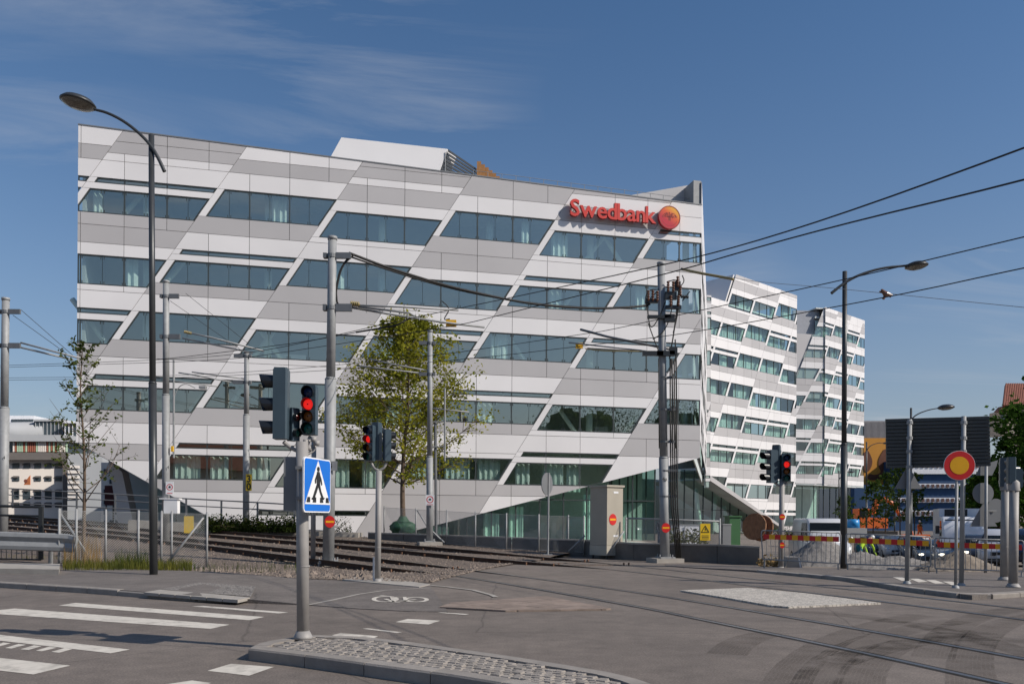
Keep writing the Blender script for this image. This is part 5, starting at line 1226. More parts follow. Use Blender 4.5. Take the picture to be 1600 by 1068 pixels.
# ---- platform railing behind the tracks
def railing(px_top,hpx,d,label,mid=True,posts=True,r=.035,mat='galvd'):
    tops=[P(x,y,d(x)) for x,y in px_top]; b0=tops[0]-UP*1.2; t=thing('railing',b0,label,'railing','railings')
    for nm,dz in(('top_rail',0),('mid_rail',-.36),('bottom_rail',-hpx)):
        mb=MB(); mb.tube([p+UP*dz for p in tops],r if nm!='mid_rail' else r*.8,7); obj(nm,mb,K[mat],t)
    for p in tops: mb=MB(); mb.box(p-UP*((hpx+.15)/2),(.09,.06,hpx+.2)); obj('railing_post',mb,K[mat],t)
railing([(245,775.5),(291,778.5),(346,781.5),(402.5,784.5),(460,788),(520,791)],1.3,lambda x:45-.002*x,'grey steel railing along the platform edge behind the tracks')
railing([(-60,757),(20,763),(120,768.5),(180,771.5),(240,775)],.8,lambda x:47,'grey steel railing on the bridge left of the tall dark lamp')
mb=MB(); a=[P(x,y,44.3) for x,y in((200,812),(291,816),(346,820),(402.5,824),(460,828.5),(560,832))]; 
for p,q in zip(a,a[1:]): mb.prism([p,q,q-UP*.8,p-UP*.8],(0,1.2,0))
struct('platform_edge',mb,K['concrete'])
# dark railing and steel guard rail at the left
t=thing('dark_railing',G(40,882,.1),'dark painted railing with close bars behind the guard rail','railing'); dd=26.5
for y0,y1,r in((790,791.5,.05),(804,806,.04),(853,855,.03),(872,874,.03)): mb=MB(); mb.tube([P(-90,y0-2,dd),P(64,y1,dd)],r,6); obj('rail_bar',mb,K['dark'],t)
for x in(-60,-38,64): mb=MB(); mb.box((P(x,830,dd).x,dd,P(x,832,dd).z),(.12,.1,1.7)); obj('railing_post',mb,K['dark'],t)
for i in range(19): x=-86+i*8; mb=MB(); a=P(x,853,dd); c=P(x,874,dd); mb.cyl(a,c,.014,n=5); obj('baluster',mb,K['dark'],t)
b0=G(75,880,.1)
mb=MB(); b0=G(90,893,.1); mb.box((P(88,850,26).x,26.2,P(88,836,26).z),(.06,.06,1.7)); mb.box((P(74,850,26).x,26.2,.55),(.1,.1,1.1)); 
t=thing('guard_rail',G(75,881,.1),'steel guard rail with a curved end in front of the dark railing','guard rail'); dd=25.6
prof=[(0,.28),(.05,.25),(.07,.14),(.03,.06),(.0,.0),(.03,-.06),(.07,-.14),(.05,-.25),(0,-.28)]
pth=[P(x,y,dd-o) for x,y,o in((-120,839.5,0),(0,844,0),(60,846,0),(95,847,0),(108,848,.02),(115,849,.08),(118,849.5,.2))]
g_=MB()
for i,p in enumerate(pth):
    s_=1 if i<5 else .92
    for o_,z_ in prof: g_.v.append((p.x,p.y-o_,p.z+z_*s_))
for i in range(len(pth)-1):
    for k in range(len(prof)-1): a0=i*len(prof)+k; g_.f.append((a0,a0+1,a0+1+len(prof),a0+len(prof))); g_.m.append(0)
o=obj('beam',g_,K['galv'],t); md=o.modifiers.new('s','SOLIDIFY'); md.thickness=.01
obj('guard_post',mb,K['galv'],t)
mb=MB(); q=[P(-120,872,26),P(95,876,25.4),P(97,889,24.6),P(-120,882,25.4)]; q=[Vector((p.x,p.y,.26)) for p in(G(-200,877,.26),G(94,880,.26),G(92,889,.26),G(-200,884,.26))]; mb.prism(q,(0,0,-.26)); obj('concrete_plinth',mb,K['concrete'],t)
# ---- striped pedestrian barriers
def barrier(tl,tr,bl,br,d0,d1,label):
    a,c=P(*tl,d0),P(*tr,d1); e,f=P(*bl,d0),P(*br,d1); gz=0
    t=thing('pedestrian_barrier',Vector((a.x,a.y,0)),label,'barrier','striped pedestrian barriers')
    mb=MB(); r=.022; k=.12
    mb.tube(smooth([e,lerp(e,a,.5),lerp(e,a,.9),a+(c-a)*.015,a+(c-a)*.06],2),r,8); mb.tube(smooth([f,lerp(f,c,.5),lerp(f,c,.9),c-(c-a)*.015,c-(c-a)*.06],2),r,8); mb.tube([a+(c-a)*.05,c-(c-a)*.05],r,8); mb.tube([e,f],r,8)
    obj('frame',mb,K['galv'],t,True)
    for q in(lerp(e,f,.02),lerp(e,f,.98)): mb=MB(); mb.cyl(q,Vector((q.x,q.y,.02)),r,n=8); mb.box((q.x,q.y,.025),(.07,.6,.03)); obj('foot',mb,K['galv'],t)
    n=17
    for i in range(1,n): mb=MB(); u=i/n; mb.cyl(lerp(a,c,u)-UP*.01,lerp(e,f,u),.009,n=6); obj('bar',mb,K['galv'],t)
    m_=13; off=R.choice([0,1])
    for i in range(m_):
        u0_,u1_=.03+.94*i/m_,.03+.94*(i+1)/m_; z0_,z1_=.16,.36
        hgt=(a.z-e.z); q=[lerp(a,c,u0_)-UP*hgt*.3,lerp(a,c,u1_)-UP*hgt*.3,lerp(a,c,u1_)-UP*hgt*.13,lerp(a,c,u0_)-UP*hgt*.13]; mb=MB(); mb.prism([p+Vector((0,-.03,0)) for p in q],(0,-.012,0)); obj('reflective_band',mb,K['red'] if (i+off)%2==0 else K['yellow'],t)
barrier((1189,828),(1314,832),(1192,873),(1312,880),28.2,27.2,'striped pedestrian barrier between the signal post and the tall lamp')
barrier((1321.5,833),(1454.5,838),(1322,880.5),(1454,884.5),27.2,26.2,'striped pedestrian barrier between the tall lamp and the sign board post')
barrier((1460,839.7),(1600,844),(1461,887.5),(1599,892.5),26.2,25.2,'striped pedestrian barrier behind the round red and yellow sign')
# ---- site things
K['kiosk']=M('kiosk',(.72,.73,.76),.5); K['green']=M('green_cabinet',(.04,.12,.045),.45)
t=thing('site_container',P(1070,846,44),'small white container behind the warning plate','container')
mb=MB(); b_=P(1070,846,44); mb.box((b_.x,44,.75),(1.25,.9,1.3),.1); obj('box_body',mb,K['kiosk'],t); mb=MB(); mb.box((b_.x,44,1.43),(1.3,.95,.06),.1); mb.box((b_.x-.1,43.5,.8),(.03,.04,1.1),.1); obj('lid',mb,K['galv'],t)
t=thing('utility_cabinet',P(1145,858,36),'dark green utility cabinet beside a grey one behind the low wall','cabinet')
mb=MB(); b_=P(1146,858,36); b_.z=0; mb.box((b_.x,36.2,.95),(.5,.5,1.75),.2); obj('cabinet_body',mb,K['green'],t); mb=MB(); mb.box((b_.x,36.2,1.85),(.6,.6,.06),.2); obj('cabinet_roof',mb,K['green'],t)
t=thing('utility_cabinet',P(1132,858,36),'pale grey utility cabinet touching the dark green one','cabinet'); mb=MB(); b_=P(1132.5,858,36); mb.box((b_.x,36,.8),(.38,.4,1.35),.2); obj('cabinet_body',mb,K['signb'],t); mb=MB(); mb.box((b_.x,36,1.5),(.42,.44,.05),.2); obj('cabinet_roof',mb,K['galv'],t)
# cable drum
c=P(1178,822,41); t=thing('cable_drum',Vector((c.x,c.y,0)),'brown wooden cable drum leaning by the utility cabinets','cable drum'); ax=Vector((-.75,-.64,.12)).normalized(); rr_=21*PXM(41)
for o_ in(0,.62):
    mb=MB(); mb.disc(c-ax*o_,ax,rr_,.07,28); fl=obj('drum_flange',mb,K['wood'],t)
    rt=UP.cross(ax).normalized(); u2=ax.cross(rt)
    for k in range(-4,5):
        x=k*rr_*.22; hl=math.sqrt(max(0,(rr_*.97)**2-x*x)); mb=MB(); mb.prism([c-ax*o_+rt*(x-rr_*.1)-u2*hl+ax*.004,c-ax*o_+rt*(x+rr_*.1)-u2*hl+ax*.004,c-ax*o_+rt*(x+rr_*.1)+u2*hl+ax*.004,c-ax*o_+rt*(x-rr_*.1)+u2*hl+ax*.004],ax*.012); obj('plank',mb,K['wood'],fl)
mb=MB(); mb.tube([c-ax*.05,c-ax*.6],[rr_*.45,rr_*.45],16); obj('drum_core',mb,K['wood'],t)
# gravel heaps
def heap(px,py,d,rx,ry,h,label,mat='gravel'):
    c=P(px,py,d); mb=MB(); n=40
    for i in range(n+1):
        for j in range(n+1):
            x,y=(i/n*2-1),(j/n*2-1); q=max(0,1-math.sqrt(x*x+y*y)); z=h*(q**.85)*(1+.25*math.sin(3*x+1.3)*math.cos(2.4*y))+R.uniform(-.03,.03)*(q>0)*1.6
            mb.v.append((c.x+x*rx,d+y*ry,max(-.02,z)))
    for i in range(n):
        for j in range(n): a=i*(n+1)+j; mb.f.append((a,a+n+1,a+n+2,a+1)); mb.m.append(0)
    tag(obj('gravel_heap',mb,K[mat],None,True),label,'gravel heap','gravel heaps')
heap(1282,870,31.5,1.7,1.4,.95,'tall grey gravel heap in front of the white van'); heap(1345,875,31,1.9,1.5,.45,'low grey gravel heap right of the tall lamp'); heap(1495,880,29,1.6,1.1,.55,'brown earth heap behind the round sign','dirt')
heap(1400,880,30,2.2,1.2,.35,'flat spread of gravel behind the sign board post')
t=thing('concrete_barrier',G(1240,889),'pale tapered concrete block beside the signal post','concrete block'); c=G(1240,889); mb=MB(); mb.prism([c+Vector((-.32,0,0)),c+Vector((.32,0,0)),c+Vector((.2,0,.42)),c+Vector((-.15,0,.42))],(0,.7,0)); obj('block',mb,K['concrete'],t); mb=MB(); mb.prism([c+Vector((.22,-.006,.05)),c+Vector((.28,-.006,.05)),c+Vector((.19,-.006,.4)),c+Vector((.14,-.006,.4))],(0,.004,0)); obj('white_stripe',mb,K['signw'],t)
# yellow plate on the left fence
t=thing('plate_sign',P(297,818,30),'ochre yellow plate hanging on the fence by the tall dark lamp','sign'); mb=MB(); c=P(295,819,29.5); mb.box(c,(.34,.015,.6)); obj('plate',mb,K['yel2'],t); mb=MB(); mb.cyl(c+Vector((-.12,0,.3)),c+Vector((-.12,0,.36)),.008,n=5); mb.cyl(c+Vector((.12,0,.3)),c+Vector((.12,0,.36)),.008,n=5); obj('ties',mb,K['galv'],t)
# ================================================================ background buildings
TILT=[0.]
def tdep(x,d): # depth on a plane through (20, d) turned by TILT radians
    r0,r=ray(20,760).x,ray(x,760).x; c,s_=math.cos(TILT[0]),math.sin(TILT[0]); return d*(c-s_*r0)/(c-s_*r)
def pbox(mb,x0,x1,y0,y1,d,dep): # a block with its front face at depth d, turned by TILT
    d0,d1=tdep(x0,d),tdep(x1,d); a,b_,c,e=P(x0,y1,d0),P(x1,y1,d1),P(x1,y0,d1),P(x0,y0,d0); mb.prism([a,b_,c,e],(0,dep,0)); return mb
K['lime']=M('pale_stone',(.72,.66,.6),.85,0,.06,.3); K['bgrey']=M('roof_metal',(.36,.37,.38),.7,.0,.05,.5); K['bdark']=M('dark_frame',(.13,.115,.105),.7)
K['bglass']=M('far_window',(.05,.065,.075),.12,0,.2,.5); K['lgreen']=M('green_slat',(.38,.5,.36),.6); K['rbrown']=M('red_slat',(.3,.1,.06),.7)
TILT[0]=.5
t=thing('hotel_building',P(40,840,110),'pale stone building with small square windows, a barrel roof and an orange banner','building')
def part(name,boxes,mat,parent=t,sm=False):
    mb=MB()
    for bx in boxes: pbox(mb,*bx)
    return obj(name,mb,K[mat],parent,sm)
part('wall',[(-70,104,712,850,110,12)],'lime'); part('roof',[(-70,107,679,689,109,14)],'bgrey'); part('frame_beam',[(-70,105,706.5,718,109,1)],'bdark'); part('frame_post',[(98,105,718.3,850,109,1)],'bdark')
part('upper_storey',[(-70,103,689.4,706,109.8,8)],'bglass')
for i in range(26):
    x=20+i*3.3; part('slat',[(x,x+2.1,690,705.5,109.5,.2)],R.choice(['lgreen','lgreen','lime','rbrown','lgreen']))
for r,y in enumerate((724,744,765,785)):
    for cx_ in(24.5,41.5,58.5,75,91):
        if r==1 and cx_==41.5: continue
        w_=part('window',[(cx_-5,cx_+5,y,y+(7 if r!=2 else 14),109.9,.2)],'bglass'); 
        mb=MB(); dq=tdep(cx_,109.9); a=P(cx_-5.5,y-.5,dq); c=P(cx_+5.5,y-.5,dq); mb.prism([a,c,c+Vector((0,-.22,-.22)),a+Vector((0,-.22,-.22))],(0,0,.04)); obj('awning',mb,K['bdark'],w_)
mb=MB(); mb.tube([P(-70,676,tdep(-70,113)),P(67,674,tdep(67,113))],1.35,20); obj('barrel_roof',mb,K['bgrey'],t,True)
part('penthouse',[(-70,53,649,668,118,6)],'kiosk'); 
for i in range(8): part('window',[(18+i*4.3,21.3+i*4.3,654.5,663.5,117.9,.1)],'bglass')
part('glass_box',[(53,98,657,686,112,8)],'bglass'); part('glass_box_roof',[(52,99,654.5,657.5,111.7,9)],'bgrey')
for i in range(8): part('mullion',[(55+i*6,55.6+i*6,658,684,111.9,.1)],'bgrey')
part('glass_box',[(99.5,119,660,687,111,8)],'bglass'); part('glass_box_roof',[(99,119.5,657.5,660.5,110.6,9)],'kiosk')
for i in range(3): part('mullion',[(101+i*6,101.8+i*6,661,684,110.9,.1)],'kiosk')
mb=MB(); db=tdep(42,109.2)-.6; a=[P(37,757,db),P(47,757,db),P(47,742,db),P(42,748,db)]; mb.prism(a,(0,.1,0)); bn=obj('banner',mb,M('banner',(.7,.22,.08),.7),t); mb=MB(); mb.disc(P(40,751,db-.03),(0,-1,0),.25,.02,14); obj('banner_emblem',mb,K['rbrown'],bn)
part('side_wall',[(105.4,160,708,850,104,10)],'bgrey'); 
for i in range(7): part('louvre',[(106,123,727+i*8,731+i*8,103.8,.2)],'lime')
t2_=thing('stone_building',P(200,840,92),'pale building glimpsed under the raised corner of the offices','building')
mb=MB(); pbox(mb,158,330,722,850,92,10); obj('wall',mb,K['lime'],t2_)
for r in range(6):
    for c in range(9):
        if R.random()<.75: mb=MB(); pbox(mb,162+c*9,167+c*9,732+r*16,739+r*16,91.9,.15); obj('window',mb,K['bglass'],t2_)
t=thing('notice_board',P(171,830,55),'dark red notice board standing under the raised corner','notice board'); mb=MB(); pbox(mb,163.5,179.5,758,789,55,.1); obj('board',mb,M('maroon',(.09,.02,.025),.6),t); mb=MB(); mb.cyl(P(166,789,55),P(166,825,55),.05); mb.cyl(P(177,789,55),P(177,825,55),.05); obj('legs',mb,K['dark'],t)
TILT[0]=0.
# ---- right: hall with mural, blue offices, red roofed house
t=thing('hall_building',P(1385,830,172),'grey corrugated hall with a painted orange mural','building'); d=172
K['corr']=M('corrugated',(.36,.34,.34),.7); K['mural']=M('mural_orange',(.62,.27,.035),.8,0,.15,.15); K['mbrown']=M('mural_brown',(.14,.05,.025),.8,0,.3,.3)
mb=MB(); pbox(mb,1340,1425,657,850,d,20); obj('wall',mb,K['corr'],t)
mb=MB()
for i in range(40): pbox(mb,1351+i*1.85,1351.9+i*1.85,658,684,d-.25,.2)
tag(obj('wall_ribs',mb,K['corr'],t),kind='stuff')
mu_=thing('mural',P(1380,756,d-1),'orange mural with a dark brown squirrel shape below the grey cladding','mural')
mb=MB(); pbox(mb,1346,1419,684,756.5,d-.4,.3); obj('mural_field',mb,K['mural'],mu_)
def blob(pts,name): mb=MB(); mb.prism(smooth([P(x,y,d-.5) for x,y in pts+[pts[0]]],2)[:-1],(0,.08,0)); obj(name,mb,K['mbrown'],mu_)
blob([(1381,702),(1373,715),(1372,728),(1378,738),(1366,742),(1358,739),(1354,748),(1368,750),(1384,745),(1392,730),(1392,712),(1388,700)],'painted_tail')
blob([(1350,707),(1356,702),(1361,712),(1364,722),(1359,735),(1352,738),(1348,728)],'painted_body')
t=thing('blue_office_building',P(1460,830,160),'blue office block with white strips of brown windows','building'); d=160
K['bblue']=M('blue_cladding',(.012,.05,.13),.8,0,.08,.3); K['wbr']=M('brown_window',(.10,.05,.04),.4)
mb=MB(); pbox(mb,1335,1421,757,850,d,20); pbox(mb,1421.2,1575,715,850,d+.3,20); obj('wall',mb,K['bblue'],t)
for y0,y1 in((722,740),(755,762),(777,784.5),(797,806)):
    mb=MB(); pbox(mb,1400 if y0>750 else 1422,1574,y0,y1,d-.3,.25); st_=obj('white_strip',mb,K['kiosk'],t)
    for i in range(22):
        x=1402+i*7.7
        if y0<750 and x<1423: continue
        mb=MB(); pbox(mb,x,x+4.2,y0+1.2,min(y1-1,y0+8),d-.45,.12); obj('window',mb,K['wbr'],st_)
t=thing('red_roofed_house',P(1600,830,88),'tall house with a red tiled roof behind the big green tree','house'); d=88
K['ochre']=M('house_wall',(.42,.36,.3),.85); K['tile']=M('roof_tile',(.22,.075,.045),.8,0,.2,2)
mb=MB(); mb.prism([P(1572,850,d),P(1680,850,d),P(1680,634,d),P(1572,634,d)],(7,10,0)); obj('wall',mb,K['ochre'],t)
mb=MB(); mb.prism([P(1568,634,d-.5),P(1690,634,d-.5),P(1690,599,d+5),P(1572,599,d+5)],(0,.3,-.2)); rf=obj('roof',mb,K['tile'],t)
for i in range(34): mb=MB(); x0,x1=1568.5+i*3.5,1572.5+i*3.5; mb.tube([P(x0,633.5,d-.55),P(x1,599.5,d+4.9)],.11,6); obj('tile_rib',mb,K['tile'],rf)
mb=MB(); pbox(mb,1563,1573,642,680,d-.6,2); bw=obj('bay',mb,K['ochre'],t); mb=MB(); pbox(mb,1565,1571,648,660,d-.7,.1); obj('pane',mb,K['bglass'],bw); mb=MB(); mb.prism([P(1561,642,d-1),P(1575,642,d-1),P(1575,634,d),P(1568,634,d)],(0,1,0)); obj('bay_roof',mb,K['tile'],bw)
# ================================================================ vegetation
LM={'mid':leafmat('leaf_yellow_green',(.25,.265,.035),.5),'sap':leafmat('leaf_sapling',(.085,.115,.03),.4),'big':leafmat('leaf_big',(.045,.10,.018),.35),'young':leafmat('leaf_young',(.06,.10,.025),.35),'dark':leafmat('leaf_dark',(.025,.05,.012),.25),'shrub':leafmat('leaf_shrub',(.05,.075,.02),.3),'grass':leafmat('grass',(.11,.12,.03),.3),'dry':leafmat('dry_grass',(.28,.2,.1),.3),'wood':leafmat('woodland',(.05,.085,.02),.2)}
def leaf(mb,p,s,asp=.6):
    a=Vector((R.gauss(0,1),R.gauss(0,1),R.gauss(0,.6))).normalized(); b_=a.cross(Vector((R.gauss(0,1),R.gauss(0,1),R.gauss(0,1)))).normalized()
    mb.add([p,p+a*s*.5+b_*s*asp*.5,p+a*s,p+a*s*.5-b_*s*asp*.5],[(0,1,2,3)])
def tree(name,base,h,cr,label,mat,bark='bark',nl=36,twigs=6,lpt=14,ls=.16,trunk=.12,first=.3,up=.55,group=None,spread=.25,shape=lambda f:1,leader=.96,cat='tree'):
    base=Vector(base); t=thing(name,base,label,cat,group); tb=MB(); lf=MB()
    tp=base+Vector((R.uniform(-.02,.02)*h,0,h*leader)); pts=[base+(tp-base)*f+Vector((R.uniform(-.012,.012)*h*(f>0)*(f<1),R.uniform(-.012,.012)*h*(f>0)*(f<1),0)) for f in(0,.2,.4,.6,.8,1)]
    pts=smooth(pts,2); n=len(pts); tb.tube(pts,[trunk*(1-.88*i/(n-1)) for i in range(n)],9)
    at=lambda f:pts[min(n-1,int(f*(n-1)))]
    br=MB()
    for i in range(nl):
        f=first+(1-first)*((i+R.random())/nl)**.9; o=at(f); ang=i*2.4+R.uniform(-.4,.4); g=(f-first)/(1-first); L=cr*shape(g)*R.uniform(.75,1.1)
        dr=Vector((math.cos(ang),math.sin(ang),up*R.uniform(.7,1.4)+g*.5)).normalized(); e=o+dr*L; m_=lerp(o,e,.5)+Vector((R.uniform(-.1,.1)*L,R.uniform(-.1,.1)*L,-.06*L)); bp=smooth([o,m_,e],2); k=len(bp)
        r0=max(.012,trunk*(1-.85*f)*.45); br.tube(bp,[r0*(1-.85*j/(k-1)) for j in range(k)],5,False)
        for q in range(twigs):
            s=R.uniform(.25,1); o2=bp[int(s*(k-1))]; d2_=(dr+Vector((R.gauss(0,.7),R.gauss(0,.7),R.gauss(.1,.5)))).normalized(); l2=L*R.uniform(.2,.45); e2=o2+d2_*l2; br.tube([o2,lerp(o2,e2,.5)+Vector((0,0,-.02)),e2],[r0*.35,r0*.25,.004],4,False)
            for w_ in range(lpt):
                x=R.uniform(.25,1.05); p=lerp(o2,e2,x)+Vector((R.gauss(0,1),R.gauss(0,1),R.gauss(0,1)))*spread*l2*.6; leaf(lf,p,ls*R.uniform(.6,1.3))
    obj('trunk',tb,K[bark],t,True); obj('limbs',br,K[bark],t,True); tag(obj('crown',lf,LM[mat],t),kind='stuff'); return t
# leafy tree in front of the facade
b0=P(630,826,44); tree('leafy_tree',b0,10.9,4.3,'yellow green leafy tree in front of the facade, its foot in a green bag','mid',nl=62,twigs=10,lpt=25,ls=.19,trunk=.16,first=.25,up=.5,shape=lambda g:(.92+.2*g if g<.35 else max(.16,.99-1.25*(g-.35))),spread=.3)
bg_=thing('watering_bag',b0,'crumpled green watering bag round the foot of the leafy tree','bag'); mb=MB(); mb.ell(b0+Vector((0,-.1,.05)),(.7,.5,.42),26,16,jit=.09); obj('bag',mb,M('green_bag',(.02,.075,.035),.6,0,.4,5,bump=1,bscale=5),bg_,True); mb=MB(); mb.lathe(b0+Vector((0,-.1,.38)),[(.38,0),(.27,.14),(.18,.3)],12); obj('bag_neck',mb,bpy.data.materials['green_bag'],bg_,True)
# sparse sapling at the left
b0=GT(130,872); b0.z-=.1
tree('sapling',b0,7.55,2.1,'sparse young tree with few leaves beside the guard rail','sap','bark',nl=32,twigs=5,lpt=7,ls=.13,trunk=.075,first=.30,up=1.0,shape=lambda g:(1.15-.95*g),spread=.12)
# young street trees on the site
for x,yb,ht,dd,l in((1364,842,4.6,62,'young street tree right of the orange mural lamp'),(1384,842,5.0,58,'young street tree left of the sign board post'),(1407,843,5.6,55,'young street tree behind the triangular sign'),(1430,843,5.0,60,'young street tree in front of the blue offices'),(1322,838,3.6,70,'small young tree beside the farthest office wing')):
    b0=P(x,yb,dd); b0.z=-.4; tree('young_tree',b0,ht+.4,1.25,l,'young',nl=22,twigs=4,lpt=12,ls=.2,trunk=.06,first=.36,group='young street trees',shape=lambda g:1.1-.7*g)
for x,dd,ht,cr_,l,mt in((1606,58,8.6,3.6,'large green tree in front of the red roofed house','big'),(1560,66,5.6,2.3,'dark green tree behind the grey sign backs','dark'),(1536,80,5.2,2.6,'green tree beside the blue offices','big'),(1655,52,9,4,'large green tree at the street corner','big')):
    b0=P(x,830,dd); b0.z=0; tree('street_tree',b0,ht,cr_,l,mt,nl=40,twigs=8,lpt=26,ls=.34,trunk=.2,first=.16,spread=.4,shape=lambda g:1.1-.55*g)
def shrub(px,py,d,w,h,label,mat='shrub',n=420,ls=.1,z=None,name='shrub',dep=.5,grp=None):
    c=P(px,py,d); t=thing(name,c,label,'shrub',grp); mb=MB(); st_=MB()
    for i in range(7): e=c+Vector((R.uniform(-w/2,w/2),R.uniform(-dep,dep),h*R.uniform(.7,1))); st_.tube([c+Vector((R.uniform(-w/3,w/3),0,0)),e],[.015,.004],4)
    for _ in range(n):
        x=R.uniform(-1,1); p=c+Vector((x*w/2,R.gauss(0,dep*.5),abs(R.gauss(0,.5))*h*(1-.3*abs(x)))); 
        if p.z<c.z+h*1.1: leaf(mb,p,ls*R.uniform(.6,1.4))
    obj('stems',st_,K['barkl'],t); tag(obj('foliage',mb,LM[mat],t),kind='stuff')
for i,x in enumerate((330,352,374,398,420,443,463)): shrub(x,828+i*.4,43.9,.9,.8,'low hedge shrub behind the platform railing',grp='hedge shrubs',dep=.25,n=1000,ls=.12)
shrub(530,833,45.5,1.3,.95,'rounded green shrub beside the grey overhead mast'); shrub(385,830,43.9,5.2,.45,'row of low leaves at the foot of the hedge',n=700,name='hedge')
shrub(1075,848,40,1.8,.7,'clump of tall grass behind the warning plate','grass',500,.16); shrub(1205,884,29.5,.9,.35,'dry weeds at the foot of the signal post','dry',160,.16); shrub(1235,838,42,1.6,.5,'low yellow green shrubs beside the white van','young',300,.12)
def grass(px0,px1,py0,py1,n,h,label,mat):
    mb=MB()
    for _ in range(n):
        p=G(R.uniform(px0,px1),R.uniform(py0,py1)); p.z=.08; a=R.uniform(0,6.28); l=h*R.uniform(.4,1.2); u=Vector((math.cos(a),math.sin(a),0))*R.uniform(.05,.4); w_=Vector((-math.sin(a),math.cos(a),0))*.006; m_=p+(UP+u*.5)*l*.55; e_=p+(UP*.92+u)*l; mb.add([p-w_,p+w_,m_+w_*.8,m_-w_*.8,e_],[(0,1,2,3),(3,2,4)])
    tag(obj('grass_tuft',mb,LM[mat]),label,'grass',kind='stuff')
grass(98,300,888,897,2600,.34,'green grass and weeds along the foot of the fence','grass'); grass(100,160,884,892,240,1.1,'tall dry grass stalks beside the end of the guard rail','dry'); grass(180,235,884,893,330,.6,'taller green weeds beside the dark lamp post','shrub')
grass(-60,95,880,884,300,.3,'thin grass behind the guard rail','grass'); grass(300,480,888,899,200,.25,'scattered weeds among the verge stones','shrub')
# wooded slope across the street, seen in the window panes
mb=MB()
for _ in range(60000):
    a=R.random(); cx_,cy_=lerp(16,88,a)+R.uniform(-6,6),lerp(-60,4,a)-R.random()*14; hmax=lerp(14,27,min(1,a*1.6))*(.82+.18*math.sin(a*41)*math.cos(a*17)); p=Vector((cx_,cy_,hmax*R.random()**.7+R.gauss(0,.6))); leaf(mb,p,R.uniform(.18,.4),.9)
for _ in range(90):
    a=R.random(); hmax=lerp(14,26,min(1,a*1.6)); z_=hmax*R.uniform(.2,.8); mb.ell((lerp(16,88,a)+R.uniform(-3,3),lerp(-60,4,a)-7-R.random()*6,z_),(R.uniform(2.5,4.5),R.uniform(2.5,4),R.uniform(2.5,4)),12,9,jit=.16)
tag(obj('woodland',mb,LM['wood']),'wooded slope across the street mirrored in the office windows','woodland',kind='stuff')
mb=MB(); mb.prism([(18,-68,0),(92,-4,0),(95,-8,20),(44,-52,17),(22,-72,9)],(14,-18,0)); struct('hill',mb,K['dirt'])
t=thing('red_roofed_house',(-12,-48,0),'brick house with a red roof across the street, mirrored in the windows','house'); mb=MB(); mb.box((-12,-52,5),(26,10,10)); obj('wall',mb,K['ochre'],t); mb=MB(); mb.prism([(-26,-58,10),(-26,-46,10),(-26,-52,15.5)],(28,0,0)); obj('roof',mb,K['tile'],t)
# ================================================================ vehicles
def loft(mb,secs):
    n=len(secs[0]); o=len(mb.v)
    for s in secs: mb.v+= [tuple(p) for p in s]
    for i in range(len(secs)-1):
        for k in range(n): k2=(k+1)%n; mb.f.append((o+i*n+k,o+i*n+k2,o+(i+1)*n+k2,o+(i+1)*n+k)); mb.m.append(mb.cm)
    mb.f.append(tuple(o+k for k in reversed(range(n)))); mb.m.append(mb.cm); mb.f.append(tuple(o+(len(secs)-1)*n+k for k in range(n))); mb.m.append(mb.cm)
def ringsec(x,hw,z0,z1,rb=.12,taper=1.):
    r=min(rb,(z1-z0)*.45,hw*.45); pts=[]
    for sy,sz,a0 in((1,-1,270),(1,1,0),(-1,1,90),(-1,-1,180)):
        for k in range(3):
            a=math.radians(a0+45*k); w_=hw*(taper if sz>0 else 1); pts.append(Vector((x,sy*(w_-r)+r*math.cos(a),(z1-r if sz>0 else z0+r)+r*math.sin(a))))
    return pts
K['hl']=emit('headlight',(1,.93,.75),1.6)
def wheel(root,x,y,r):
    mb=MB(); s=1 if y>0 else -1; mb.lathe((x,y-s*.2,r),[(r*.6,0),(r*.95,.0),(r,.04),(r,.16),(r*.95,.2),(r*.62,.2)],18,(0,s,0)); w_=obj('wheel',mb,K['tyre'],root,True,world=False)
    mb=MB(); mb.lathe((x,y-s*.2,r),[(r*.62,.19),(r*.5,.16),(r*.15,.17),(.01,.19)],14,(0,s,0)); obj('rim',mb,K['galv'],w_,True,world=False)
